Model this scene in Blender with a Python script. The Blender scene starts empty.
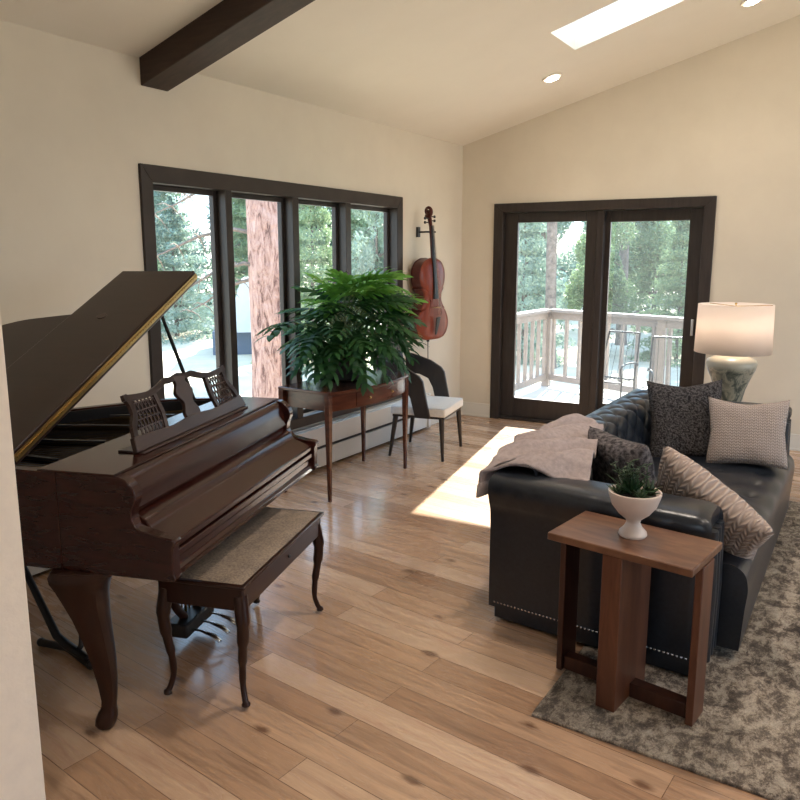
import bpy, bmesh, math, random
from mathutils import Vector, Matrix, noise
R = math.radians
PI = math.pi
sc = bpy.context.scene
C = sc.collection
random.seed(7)

# ------------------------------------------------------------------ camera
cam_d = bpy.data.cameras.new('camera')
cam = bpy.data.objects.new('camera', cam_d); C.objects.link(cam)
cam.location = (0, 0, 1.6)
cam.rotation_euler = (R(90 - 9.96), 0, R(32.3))
cam_d.sensor_width = 36; cam_d.lens = 740 / 800 * 36; cam_d.shift_y = -0.015
cam_d.clip_start = 0.05; cam_d.clip_end = 300
sc.camera = cam

# ------------------------------------------------------------------ world, sun, exposure
w = bpy.data.worlds.new('sky'); sc.world = w; w.use_nodes = True
wn = w.node_tree; wn.nodes.clear()
wo = wn.nodes.new('ShaderNodeOutputWorld'); wb = wn.nodes.new('ShaderNodeBackground')
wc = wn.nodes.new('ShaderNodeTexCoord'); ws = wn.nodes.new('ShaderNodeSeparateXYZ'); wr = wn.nodes.new('ShaderNodeValToRGB')
wn.links.new(wc.outputs['Generated'], ws.inputs[0]); wn.links.new(ws.outputs['Z'], wr.inputs[0])
wr.color_ramp.elements[0].position = 0.0; wr.color_ramp.elements[0].color = (.66, .84, 1.0, 1)
wr.color_ramp.elements[1].position = 0.6; wr.color_ramp.elements[1].color = (.42, .66, 1.0, 1)
wn.links.new(wr.outputs[0], wb.inputs[0]); wb.inputs[1].default_value = 1.75
wn.links.new(wb.outputs[0], wo.inputs[0])
sd = bpy.data.lights.new('sun', 'SUN'); sun = bpy.data.objects.new('sun', sd); C.objects.link(sun)
sd.energy = 12; sd.angle = R(.6); sd.color = (1.0, .95, .86)
sun_dir = Vector((.20, -1, -.655)).normalized()          # the way the light travels
sun.rotation_euler = sun_dir.to_track_quat('-Z', 'Y').to_euler()
sun.location = (-5, 12, 12)
sc.view_settings.view_transform = 'Standard'; sc.view_settings.look = 'None'
sc.view_settings.gamma = 1; sc.view_settings.use_curve_mapping = False
sc.view_settings.exposure = 1.08

# ------------------------------------------------------------------ materials
def mat(name, col=(.5, .5, .5), rough=.5, metal=0, spec=.5, coat=0, sub=None, emit=None, es=0):
    m = bpy.data.materials.new(name); m.use_nodes = True
    b = m.node_tree.nodes['Principled BSDF']
    b.inputs['Base Color'].default_value = (*col, 1); b.inputs['Roughness'].default_value = rough
    b.inputs['Metallic'].default_value = metal; b.inputs['Specular IOR Level'].default_value = spec
    b.inputs['Coat Weight'].default_value = coat; b.inputs['Coat Roughness'].default_value = .12
    if emit: b.inputs['Emission Color'].default_value = (*emit, 1); b.inputs['Emission Strength'].default_value = es
    return m
def nt(m): return m.node_tree, m.node_tree.nodes['Principled BSDF']
def coords(t, scale=(1, 1, 1), rot=(0, 0, 0), which='Object'):
    c = t.nodes.new('ShaderNodeTexCoord'); mp = t.nodes.new('ShaderNodeMapping')
    mp.inputs['Scale'].default_value = scale; mp.inputs['Rotation'].default_value = rot
    t.links.new(c.outputs[which], mp.inputs[0]); return mp.outputs[0]
def noise_n(t, vec, scale=5, detail=4, rough=.5, dist=0):
    n = t.nodes.new('ShaderNodeTexNoise'); n.inputs['Scale'].default_value = scale; n.inputs['Detail'].default_value = detail
    n.inputs['Roughness'].default_value = rough; n.inputs['Distortion'].default_value = dist
    t.links.new(vec, n.inputs['Vector']); return n.outputs[0]
def ramp(t, fac, stops):
    r = t.nodes.new('ShaderNodeValToRGB'); e = r.color_ramp.elements
    while len(e) < len(stops): e.new(.5)
    for k, (p, c) in enumerate(stops): e[k].position = p; e[k].color = (*c, 1)
    t.links.new(fac, r.inputs[0]); return r.outputs[0]
def mix(t, fac, a, b, mode='MIX'):
    m = t.nodes.new('ShaderNodeMix'); m.data_type = 'RGBA'; m.blend_type = mode
    for s, v in ((0, fac), (6, a), (7, b)):
        if isinstance(v, (int, float)): m.inputs[s].default_value = v
        elif isinstance(v, tuple): m.inputs[s].default_value = (*v, 1)
        else: t.links.new(v, m.inputs[s])
    return m.outputs[2]
def bump(t, b, h, strength=.3, dist=.01):
    n = t.nodes.new('ShaderNodeBump'); n.inputs['Strength'].default_value = strength; n.inputs['Distance'].default_value = dist
    t.links.new(h, n.inputs['Height']); t.links.new(n.outputs[0], b.inputs['Normal'])
def wood(name, c1, c2, rough=.3, scale=(3, 3, 30), coat=0, sc_=2.0):
    m = mat(name, c1, rough, coat=coat); t, b = nt(m)
    v = coords(t, scale); n = noise_n(t, v, sc_, 5, .6, .6)
    t.links.new(ramp(t, n, [(.3, c1), (.7, c2)]), b.inputs['Base Color']); b.inputs['Specular IOR Level'].default_value = .32; return m
def noisy(name, c1, c2, scale=8, rough=.7, bs=0, bd=.005, lo=.35, hi=.65, detail=5, spec=.5):
    m = mat(name, c1, rough, spec=spec); t, b = nt(m)
    v = coords(t); n = noise_n(t, v, scale, detail, .6)
    t.links.new(ramp(t, n, [(lo, c1), (hi, c2)]), b.inputs['Base Color'])
    if bs: bump(t, b, n, bs, bd)
    return m
def leafy(name, c1, c2, scale=3):
    m = noisy(name, c1, c2, scale, .55); t, b = nt(m)
    tr = t.nodes.new('ShaderNodeBsdfTranslucent'); ms = t.nodes.new('ShaderNodeMixShader'); ms.inputs[0].default_value = .3
    t.links.new(b.inputs['Base Color'].links[0].from_socket, tr.inputs[0])
    o = [n for n in t.nodes if n.type == 'OUTPUT_MATERIAL'][0]
    t.links.new(b.outputs[0], ms.inputs[1]); t.links.new(tr.outputs[0], ms.inputs[2]); t.links.new(ms.outputs[0], o.inputs[0]); return m

M = {}
M['wall'] = noisy('wall_paint', (.69, .62, .51), (.72, .65, .535), 3, .8, .05, .002)
M['ceiling'] = noisy('ceiling_paint', (.78, .73, .64), (.80, .75, .66), 3, .85)
M['partition'] = noisy('partition_paint', (.72, .62, .52), (.76, .655, .545), 30, .8, .4, .004)
M['white_trim'] = mat('white_trim', (.74, .70, .62), .45)
M['heater'] = mat('heater_enamel', (.78, .77, .74), .4)
M['slot'] = mat('heater_slot', (.03, .03, .035), .6)
M['frame'] = wood('dark_stained_frame', (.028, .021, .018), (.045, .035, .030), .38, (20, 2, 2))
M['beam'] = wood('beam_wood', (.030, .018, .014), (.055, .033, .025), .5, (2, 18, 18))
M['mahog'] = wood('piano_mahogany', (.018, .0042, .003), (.036, .009, .006), .2, (3, 2, 14), .06)
M['mahog_lid'] = wood('piano_lid_mahogany', (.018, .008, .006), (.028, .013, .010), .28, (2, 10, 3), .05)
M['mahog_leg'] = wood('carved_leg_mahogany', (.018, .006, .004), (.036, .013, .008), .28, (10, 10, 2), .05)
M['black_in'] = mat('black_felt_and_iron', (.012, .011, .012), .45)
M['plate'] = noisy('bronze_plate', (.020, .014, .010), (.035, .024, .015), 4, .35)
M['brass'] = mat('aged_brass', (.34, .23, .085), .35, 1)
M['steel'] = mat('steel', (.6, .6, .6), .25, 1)
M['black_metal'] = mat('black_metal', (.012, .012, .013), .4)
M['desk'] = wood('music_desk_walnut', (.034, .019, .016), (.052, .030, .025), .35, (3, 3, 14), .0)
M['table'] = wood('table_mahogany', (.050, .015, .008), (.11, .034, .017), .2, (4, 2, 12), .15)
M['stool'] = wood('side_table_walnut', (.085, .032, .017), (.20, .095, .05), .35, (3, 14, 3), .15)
M['stool_underlit'] = wood('side_table_underlit_walnut', (.07, .024, .013), (.15, .058, .030), .35, (10, 10, 1.5))  # walnut copy darkened to stand in for the weak light on the post
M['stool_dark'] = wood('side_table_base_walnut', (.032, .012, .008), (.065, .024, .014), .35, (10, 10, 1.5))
M['leather'] = noisy('black_leather', (.009, .012, .017), (.015, .019, .026), 60, .30, .25, .002)
M['chairwood'] = wood('chair_dark_wood', (.024, .019, .017), (.04, .032, .028), .4, (8, 8, 2))
M['cream_seat'] = noisy('cream_upholstery', (.62, .60, .56), (.68, .66, .62), 60, .7, .2, .002)
M['throw'] = noisy('mauve_throw', (.29, .235, .225), (.38, .31, .29), 50, .9, .4, .003)
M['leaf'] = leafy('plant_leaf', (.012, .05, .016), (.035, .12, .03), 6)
M['leaf_lit'] = leafy('lit_plant_leaf', (.09, .27, .035), (.19, .42, .07), 6)  # brighter copy of the leaf green, paints in daylight on the top leaves
M['stem'] = mat('plant_stem', (.10, .16, .05), .5)
M['pot'] = mat('dark_pot', (.03, .028, .026), .5)
M['soil'] = noisy('soil', (.02, .014, .01), (.05, .035, .025), 40, .95, .5, .01)
M['white_bowl'] = noisy('matte_white_ceramic', (.60, .49, .42), (.65, .54, .47), 10, .5)
M['succ'] = leafy('succulent_leaf', (.03, .055, .03), (.08, .13, .06), 20)
M['cello'] = wood('cello_varnish', (.13, .020, .008), (.24, .042, .014), .3, (10, 10, 2), .1)
M['cello_side'] = wood('cello_rib_varnish', (.06, .012, .008), (.10, .020, .012), .3, (2, 2, 10), .05)
M['ebony'] = mat('ebony', (.012, .010, .010), .35)
M['light_wood'] = mat('maple', (.45, .28, .14), .4)
M['deck'] = wood('deck_boards', (.50, .47, .44), (.62, .59, .56), .7, (2, 12, 2))
M['rail'] = wood('rail_paint', (.24, .20, .18), (.30, .255, .23), .6, (3, 3, 6))
M['bark'] = noisy('pine_bark', (.30, .155, .115), (.50, .30, .24), 9, .9, 1.0, .05)
t_, b_ = nt(M['bark']); v_ = coords(t_, (9, 9, 2.2)); n_ = noise_n(t_, v_, 1.4, 6, .7, 1.5)
t_.links.new(ramp(t_, n_, [(.38, (.13, .06, .05)), (.46, (.36, .20, .16)), (.60, (.52, .33, .28))]), b_.inputs['Base Color'])
M['bark2'] = noisy('grey_bark', (.12, .095, .08), (.25, .20, .17), 9, .9, .8, .03)
M['fol1'] = leafy('pine_foliage', (.17, .24, .12), (.36, .46, .26), .8)
M['fol2'] = leafy('juniper_foliage', (.20, .28, .22), (.42, .52, .42), .8)
M['fol3'] = leafy('dark_foliage', (.09, .15, .09), (.20, .29, .18), .8)
M['ground'] = noisy('dry_ground', (.52, .44, .32), (.72, .62, .47), .7, .95, .4, .05)
M['shed_wall'] = mat('blue_grey_siding', (.09, .12, .18), .7)
M['shed_roof'] = mat('pale_roof', (.55, .58, .62), .6)
M['handle'] = mat('satin_nickel', (.65, .63, .6), .3, 1)

def make_glass(name='window_glass', veil=.012, tint=(.93, .97, .96, 1)):
    m = bpy.data.materials.new(name); m.use_nodes = True; t = m.node_tree; t.nodes.clear()
    o = t.nodes.new('ShaderNodeOutputMaterial'); ms = t.nodes.new('ShaderNodeMixShader')
    tr = t.nodes.new('ShaderNodeBsdfTransparent'); tr.inputs[0].default_value = tint
    gl = t.nodes.new('ShaderNodeBsdfGlossy'); gl.inputs['Roughness'].default_value = .02
    lw = t.nodes.new('ShaderNodeLayerWeight'); pw = t.nodes.new('ShaderNodeMath'); pw.operation = 'POWER'; pw.inputs[1].default_value = 5
    ma = t.nodes.new('ShaderNodeMath'); ma.operation = 'MULTIPLY_ADD'; ma.inputs[1].default_value = .7; ma.inputs[2].default_value = .03
    t.links.new(lw.outputs['Facing'], pw.inputs[0]); t.links.new(pw.outputs[0], ma.inputs[0])
    du = t.nodes.new('ShaderNodeMixShader'); du.inputs[0].default_value = veil; tl = t.nodes.new('ShaderNodeBsdfTranslucent'); tl.inputs[0].default_value = (.8, .85, .9, 1)  # translucent share imitates washed-out glare over the view
    t.links.new(tr.outputs[0], du.inputs[1]); t.links.new(tl.outputs[0], du.inputs[2])
    t.links.new(ma.outputs[0], ms.inputs[0]); t.links.new(du.outputs[0], ms.inputs[1]); t.links.new(gl.outputs[0], ms.inputs[2])
    t.links.new(ms.outputs[0], o.inputs[0]); return m
M['glass'] = make_glass()
M['screen'] = make_glass('insect_screen', .015, (.66, .70, .74, 1))

def make_floor():
    m = mat('oak_planks', (.5, .3, .17), .33, coat=.35); t, b = nt(m)
    v = coords(t, (1, 1, 1), (0, 0, R(5)))
    br = t.nodes.new('ShaderNodeTexBrick'); br.offset = .37; br.offset_frequency = 2
    br.inputs['Color1'].default_value = (.0, .0, .0, 1); br.inputs['Color2'].default_value = (1, 1, 1, 1); br.inputs['Mortar'].default_value = (.5, .5, .5, 1)
    br.inputs['Scale'].default_value = 1; br.inputs['Mortar Size'].default_value = .0016; br.inputs['Mortar Smooth'].default_value = .3
    br.inputs['Brick Width'].default_value = 1.55; br.inputs['Row Height'].default_value = .128
    t.links.new(v, br.inputs['Vector'])
    base = ramp(t, br.outputs['Color'], [(0, (.36, .215, .13)), (.5, (.49, .315, .20)), (1, (.60, .42, .29))])
    sep = t.nodes.new('ShaderNodeVectorMath'); sep.operation = 'MULTIPLY_ADD'        # shift the grain from board to board
    t.links.new(br.outputs['Color'], sep.inputs[0]); sep.inputs[1].default_value = (7, 13, 0); t.links.new(v, sep.inputs[2])
    mp = t.nodes.new('ShaderNodeMapping'); mp.inputs['Scale'].default_value = (1.2, 14, 1); t.links.new(sep.outputs[0], mp.inputs[0])
    g = noise_n(t, mp.outputs[0], 2.2, 6, .62, 1.2)
    col = mix(t, .65, base, ramp(t, g, [(.3, (.26, .23, .21)), (.5, (.50, .49, .48)), (.75, (.68, .66, .64))]), 'OVERLAY')
    mp2 = t.nodes.new('ShaderNodeMapping'); mp2.inputs['Scale'].default_value = (1.0, 2.0, 1); t.links.new(v, mp2.inputs[0])
    vo = t.nodes.new('ShaderNodeTexVoronoi'); vo.voronoi_dimensions = '2D'; vo.inputs['Scale'].default_value = 1.5; vo.inputs['Randomness'].default_value = 1
    wv = noise_n(t, mp2.outputs[0], 9, 3, .6)
    ad = t.nodes.new('ShaderNodeMath'); ad.operation = 'MULTIPLY_ADD'; t.links.new(wv, ad.inputs[0]); ad.inputs[1].default_value = .13
    t.links.new(mp2.outputs[0], vo.inputs['Vector']); t.links.new(vo.outputs['Distance'], ad.inputs[2])
    kn = ramp(t, ad.outputs[0], [(.085, (.85, .85, .85)), (.135, (0, 0, 0))])
    col = mix(t, kn, col, (.12, .055, .03))
    dark = mix(t, br.outputs['Fac'], col, (.16, .09, .05))
    t.links.new(dark, b.inputs['Base Color'])
    t.links.new(ramp(t, g, [(.3, (.32, .32, .32)), (.7, (.22, .22, .22))]), b.inputs['Roughness'])
    bump(t, b, g, .06, .003); return m
M['floor'] = make_floor()

def make_rug():
    m = mat('distressed_rug', (.4, .36, .3), .95, spec=.1); t, b = nt(m)
    v = coords(t); n = noise_n(t, v, 2.6, 12, .78, .5); n2 = noise_n(t, coords(t, (1.6, 1, 1)), 13, 12, .8, .3); n3 = noise_n(t, v, 220, 2, .5)
    a = ramp(t, n, [(.36, (.05, .042, .036)), (.46, (.14, .112, .088)), (.54, (.22, .18, .14)), (.62, (.33, .28, .22))])
    bb = ramp(t, n2, [(.38, (.025, .022, .022)), (.47, (.12, .095, .075)), (.53, (.36, .30, .235)), (.62, (.50, .44, .35))])
    c = mix(t, .68, a, bb); c = mix(t, .3, c, ramp(t, n3, [(.35, (.2, .2, .2)), (.65, (.8, .8, .8))]), 'OVERLAY')
    t.links.new(c, b.inputs['Base Color']); bump(t, b, n3, .6, .006); return m
M['rug'] = make_rug()

def make_bench_cloth():
    m = mat('tapestry', (.3, .2, .12), .85); t, b = nt(m)
    v = coords(t, (1, 1, 1)); n = noise_n(t, v, 130, 3, .6); n2 = noise_n(t, v, 12, 4, .6)
    c = mix(t, .6, ramp(t, n, [(.38, (.10, .075, .06)), (.6, (.38, .30, .23))]), ramp(t, n2, [(.35, (.17, .13, .10)), (.65, (.30, .235, .17))]))
    t.links.new(c, b.inputs['Base Color']); bump(t, b, n, .4, .003); return m
M['tapestry'] = make_bench_cloth()

def knit(name, c1, c2, wcol=.05, pitch=.032, slope=1.1, strength=.8):
    """columns of slanting stitches, mirrored in every other column"""
    m = mat(name, c1, .9, spec=.15); t, b = nt(m)
    c = t.nodes.new('ShaderNodeTexCoord'); s = t.nodes.new('ShaderNodeSeparateXYZ'); t.links.new(c.outputs['Object'], s.inputs[0])
    def mth(op, a, bv=None, cv=None):
        n = t.nodes.new('ShaderNodeMath'); n.operation = op
        for i, v in enumerate((a, bv, cv)):
            if v is None: continue
            if isinstance(v, (int, float)): n.inputs[i].default_value = v
            else: t.links.new(v, n.inputs[i])
        return n.outputs[0]
    pp = mth('PINGPONG', s.outputs['X'], wcol / 2)
    ph = mth('MULTIPLY', mth('MULTIPLY_ADD', pp, slope, s.outputs['Y']), 2 * PI / pitch)
    st = mth('MULTIPLY_ADD', mth('SINE', ph), .5, .5)
    edge = mth('SINE', mth('MULTIPLY', pp, 2 * PI / wcol))
    hgt = mth('MULTIPLY', mth('MULTIPLY_ADD', st, .7, .3), mth('MULTIPLY_ADD', edge, .6, .4))
    t.links.new(mix(t, hgt, c1, c2), b.inputs['Base Color']); bump(t, b, hgt, strength, .012); return m
M['knit_a'] = knit('cable_knit', (.27, .205, .175), (.54, .435, .37), .044, .027, 1.1, .8)
M['knit_b'] = knit('fine_knit', (.27, .22, .195), (.48, .40, .355), .022, .016, 1.0, .5)
M['shag'] = noisy('shaggy_charcoal', (.022, .020, .021), (.13, .12, .12), 95, .95, 1.0, .02, .38, .62, 3, .1)
M['flecked'] = noisy('flecked_grey', (.04, .036, .037), (.17, .15, .15), 45, .95, .7, .01, .38, .62, 3, .1)

def make_vase():
    m = mat('glazed_stoneware', (.3, .3, .25), .3); t, b = nt(m)
    v = coords(t, (1, 1, 1)); n = noise_n(t, v, 9, 6, .65, 1.2)
    s = t.nodes.new('ShaderNodeSeparateXYZ'); t.links.new(v, s.inputs[0])
    hi = ramp(t, s.outputs['Z'], [(.27, (0, 0, 0)), (.31, (1, 1, 1))])
    base = ramp(t, n, [(.40, (.05, .055, .045)), (.47, (.12, .125, .10)), (.54, (.36, .33, .25)), (.66, (.14, .14, .11))])
    t.links.new(mix(t, hi, base, (.50, .46, .36)), b.inputs['Base Color']); return m
M['vase'] = make_vase()
def make_shade():
    m = mat('linen_shade', (.62, .57, .53), .9); t, b = nt(m)
    tr = t.nodes.new('ShaderNodeBsdfTranslucent'); tr.inputs[0].default_value = (.95, .88, .82, 1)
    ms = t.nodes.new('ShaderNodeMixShader'); ms.inputs[0].default_value = .45
    o = [n for n in t.nodes if n.type == 'OUTPUT_MATERIAL'][0]
    t.links.new(b.outputs[0], ms.inputs[1]); t.links.new(tr.outputs[0], ms.inputs[2]); t.links.new(ms.outputs[0], o.inputs[0]); return m
M['shade'] = make_shade()
M['bulb'] = mat('bulb', (1, .9, .75), .5, emit=(1, .80, .58), es=14)
M['downlight'] = mat('downlight_lens', (1, .9, .8), .5, emit=(1, .82, .68), es=30)

# ------------------------------------------------------------------ mesh helpers
class MB:
    def __init__(s): s.v = []; s.f = []
    def add(s, vs, fs, mx=None):
        o = len(s.v)
        for p in vs:
            p = Vector(p); s.v.append(tuple(mx @ p if mx else p))
        for f in fs: s.f.append(tuple(i + o for i in f))
        return s
    def box(s, x0, x1, y0, y1, z0, z1, mx=None):
        return s.add([(x0, y0, z0), (x1, y0, z0), (x1, y1, z0), (x0, y1, z0), (x0, y0, z1), (x1, y0, z1), (x1, y1, z1), (x0, y1, z1)],
                     [(0, 3, 2, 1), (4, 5, 6, 7), (0, 1, 5, 4), (1, 2, 6, 5), (2, 3, 7, 6), (3, 0, 4, 7)], mx)
    def prism(s, pts, d0, d1, fn, mx=None):
        """pts: a closed 2D outline; fn(a, b, d) -> 3D"""
        n = len(pts); vs = [fn(a, b, d0) for a, b in pts] + [fn(a, b, d1) for a, b in pts]
        fs = [tuple(range(n))[::-1], tuple(range(n, 2 * n))] + [(i, (i + 1) % n, n + (i + 1) % n, n + i) for i in range(n)]
        return s.add(vs, fs, mx)
    def tube(s, pts, rad, n=10, mx=None, cap=True, sq=1.0):
        """a round section swept along pts; rad: a number or one per point; sq flattens the section"""
        pts = [Vector(p) for p in pts]; m = len(pts)
        if isinstance(rad, (int, float)): rad = [rad] * m
        vs = []; up = None
        for i, p in enumerate(pts):
            t = (pts[min(i + 1, m - 1)] - pts[max(i - 1, 0)]).normalized()
            if up is None: up = Vector((0, 0, 1)) if abs(t.z) < .9 else Vector((1, 0, 0))
            a = t.cross(up).normalized(); up = a.cross(t).normalized()
            for k in range(n):
                th = 2 * PI * k / n; vs.append(p + a * math.cos(th) * rad[i] + up * math.sin(th) * rad[i] * sq)
        fs = [(i * n + k, i * n + (k + 1) % n, (i + 1) * n + (k + 1) % n, (i + 1) * n + k) for i in range(m - 1) for k in range(n)]
        if cap: fs += [tuple(range(n))[::-1], tuple(range((m - 1) * n, m * n))]
        return s.add(vs, fs, mx)
    def lathe(s, prof, n=32, mx=None):
        vs = [(r * math.cos(2 * PI * k / n), r * math.sin(2 * PI * k / n), z) for r, z in prof for k in range(n)]
        m = len(prof)
        fs = [(i * n + k, i * n + (k + 1) % n, (i + 1) * n + (k + 1) % n, (i + 1) * n + k) for i in range(m - 1) for k in range(n)]
        fs += [tuple(range(n))[::-1], tuple(range((m - 1) * n, m * n))]
        return s.add(vs, fs, mx)
    def grid(s, fn, nu, nv, mx=None):
        vs = [fn(i / nu, j / nv) for j in range(nv + 1) for i in range(nu + 1)]
        fs = [(j * (nu + 1) + i, j * (nu + 1) + i + 1, (j + 1) * (nu + 1) + i + 1, (j + 1) * (nu + 1) + i) for j in range(nv) for i in range(nu)]
        return s.add(vs, fs, mx)
    def ball(s, c, r, n=12, mx=None):
        r = r if isinstance(r, (tuple, list)) else (r, r, r); vs = []; m = n // 2 + 1
        for i in range(1, m):
            ph = PI * i / m
            for k in range(n): vs.append((c[0] + r[0] * math.sin(ph) * math.cos(2 * PI * k / n), c[1] + r[1] * math.sin(ph) * math.sin(2 * PI * k / n), c[2] + r[2] * math.cos(ph)))
        fs = [((i) * n + k, (i + 1) * n + k, (i + 1) * n + (k + 1) % n, i * n + (k + 1) % n) for i in range(m - 2) for k in range(n)]
        fs += [tuple(range(n)), tuple(range((m - 2) * n, (m - 1) * n))[::-1]]
        return s.add(vs, fs, mx)
    def build(s, name, m, parent=None, bevel=0, smooth=False, seg=2, solid=0):
        me = bpy.data.meshes.new(name); me.from_pydata(s.v, [], s.f); me.update()
        bm = bmesh.new(); bm.from_mesh(me); bmesh.ops.recalc_face_normals(bm, faces=bm.faces); bm.to_mesh(me); bm.free()
        o = bpy.data.objects.new(name, me); C.objects.link(o); me.materials.append(m)
        if parent: o.parent = parent
        if solid:
            md = o.modifiers.new('thickness', 'SOLIDIFY'); md.thickness = solid; md.offset = 0
        if bevel:
            md = o.modifiers.new('bevel', 'BEVEL'); md.width = bevel; md.segments = seg; md.limit_method = 'ANGLE'; md.angle_limit = R(35)
        if smooth or bevel:
            for p in me.polygons: p.use_smooth = True
            me.set_sharp_from_angle(angle=R(50 if smooth else 35))
        return o
def thing(name, label, cat, loc=(0, 0, 0), rz=0, group=None):
    o = bpy.data.objects.new(name, None); C.objects.link(o); o.location = loc; o.rotation_euler = (0, 0, rz)
    o.empty_display_size = .1; o['label'] = label; o['category'] = cat
    if group: o['group'] = group
    return o
def tag(o, label, cat, group=None, kind=None):
    o['label'] = label; o['category'] = cat
    if group: o['group'] = group
    if kind: o['kind'] = kind
    return o
def struct(o): o['kind'] = 'structure'; return o
def sempty(name):
    o = bpy.data.objects.new(name, None); C.objects.link(o); o['kind'] = 'structure'; return o
def smooth_pts(pts, n=6):
    """Catmull-Rom through pts"""
    P = [Vector(p) for p in pts]; P = [2 * P[0] - P[1]] + P + [2 * P[-1] - P[-2]]; out = []
    for i in range(1, len(P) - 2):
        for k in range(n):
            t = k / n; a, b, c, d = P[i - 1:i + 3]
            out.append(.5 * ((2 * b) + (c - a) * t + (2 * a - 5 * b + 4 * c - d) * t * t + (3 * b - a - 3 * c + d) * t ** 3))
    out.append(P[-2]); return out
xyd = lambda a, b, d: (a, b, d)
def fc(x): return 2.68 + .2778 * (x + 3.506)             # ceiling height above x

# ------------------------------------------------------------------ the setting
LX = -3.506
BW = Matrix.Translation((LX, 6.698, 0)) @ Matrix.Rotation(R(4), 4, 'Z')      # back wall frame: x along the wall, y out of the room
struct(MB().box(-3.8, 4.3, -3.3, 7.6, -.12, 0).build('floor', M['floor']))
b = MB()
WY0, WY1, WZ0, WZ1 = 2.85, 5.535, .385, 2.09
b.box(LX - .16, LX, -3.3, WY0, 0, 2.85); b.box(LX - .16, LX, WY1, 6.9, 0, 2.85)
b.box(LX - .16, LX, WY0, WY1, 0, WZ0); b.box(LX - .16, LX, WY0, WY1, WZ1, 2.85)
struct(b.build('wall_left', M['wall']))
b = MB(); sz = lambda a, z, d: (a, d, z)
D0, D1, DZ = .375, 2.305, 2.08
top = lambda s: fc(LX + s) + .06
b.prism([(-.15, 0), (D0, 0), (D0, DZ), (D0, top(D0)), (-.15, top(-.15))], 0, .16, sz, BW)
b.prism([(D0, DZ), (D1, DZ), (D1, top(D1)), (D0, top(D0))], 0, .16, sz, BW)
b.prism([(D1, 0), (7.7, 0), (7.7, top(7.7)), (D1, top(D1)), (D1, DZ)], 0, .16, sz, BW)
struct(b.build('wall_back', M['wall']))
RX = 4.1
b = MB()
for (y0, y1, z0, z1) in ((-3.3, 1.6, 0, 4.9), (6.6, 7.4, 0, 4.9), (1.6, 6.6, 0, .3), (1.6, 6.6, 2.9, 4.9)):
    b.box(RX, RX + .16, y0, y1, z0, z1)
struct(b.build('wall_right', M['wall']))
b = MB(); xz = lambda a, z, d: (a, d, z)
for p in ([(-3.6, 0), (-1.5, 0), (-1.5, fc(-1.5)), (-3.6, fc(-3.6))], [(-1.5, 1.9), (2.0, 1.9), (2.0, fc(2)), (-1.5, fc(-1.5))], [(2.0, 0), (4.2, 0), (4.2, fc(4.2)), (2.0, fc(2.0))], [(-1.5, 0), (2, 0), (2, .9), (-1.5, .9)]):
    b.prism(p, -3.3, -3.14, xz)
struct(b.build('wall_rear', M['wall']))
# ceiling with the skylight opening
SX0, SX1, SY0, SY1 = -1.995, -.75, 5.06, 5.55
b = MB()
def cslab(x0, x1, y0, y1, t=.22):
    b.add([(x0, y0, fc(x0)), (x1, y0, fc(x1)), (x1, y1, fc(x1)), (x0, y1, fc(x0)), (x0, y0, fc(x0) + t), (x1, y0, fc(x1) + t), (x1, y1, fc(x1) + t), (x0, y1, fc(x0) + t)],
          [(0, 1, 2, 3), (4, 7, 6, 5), (0, 4, 5, 1), (1, 5, 6, 2), (2, 6, 7, 3), (3, 7, 4, 0)])
cslab(-3.67, SX0, -3.3, 7.5); cslab(SX1, 4.26, -3.3, 7.5); cslab(SX0, SX1, -3.3, SY0); cslab(SX0, SX1, SY1, 7.5)
struct(b.build('ceiling', M['ceiling']))
wn2 = sempty('window_2')
b = MB(); zz = lambda x, o: fc(x) + o
b.add([(SX0, SY0, zz(SX0, .19)), (SX1, SY0, zz(SX1, .19)), (SX1, SY1, zz(SX1, .19)), (SX0, SY1, zz(SX0, .19))], [(0, 1, 2, 3)])
b.build('skylight_glass', M['glass'], wn2)
# partition whose end shows at the left edge of the frame
struct(MB().box(-3.5, -1.459, .70, .824, 0, fc(-3.4)).build('wall_partition', M['partition'], bevel=.004))
# beam
b = MB(); y0, y1 = 2.872, 3.06
x0, x1 = LX, 2.0
b.add([(x0, y0, fc(x0) - .145), (x1, y0, fc(x1) - .145), (x1, y1, fc(x1) - .145), (x0, y1, fc(x0) - .145), (x0, y0, fc(x0) + .02), (x1, y0, fc(x1) + .02), (x1, y1, fc(x1) + .02), (x0, y1, fc(x0) + .02)],
      [(0, 3, 2, 1), (4, 5, 6, 7), (0, 1, 5, 4), (1, 2, 6, 5), (2, 3, 7, 6), (3, 0, 4, 7)])
struct(b.build('trim_1', M['beam'], bevel=.005))
# baseboards
b = MB(); b.box(0.0, .346, -.016, 0, 0, .14, BW); b.box(2.335, 7.6, -.016, 0, 0, .14, BW)
b.box(0.0, .346, -.022, 0, .0, .02, BW); b.box(2.335, 7.6, -.022, 0, .0, .02, BW)
struct(b.build('baseboard_back', M['white_trim'], bevel=.003))
struct(MB().box(LX, LX + .016, 5.98, 6.68, 0, .14).build('baseboard_left', M['white_trim'], bevel=.003))

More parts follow.
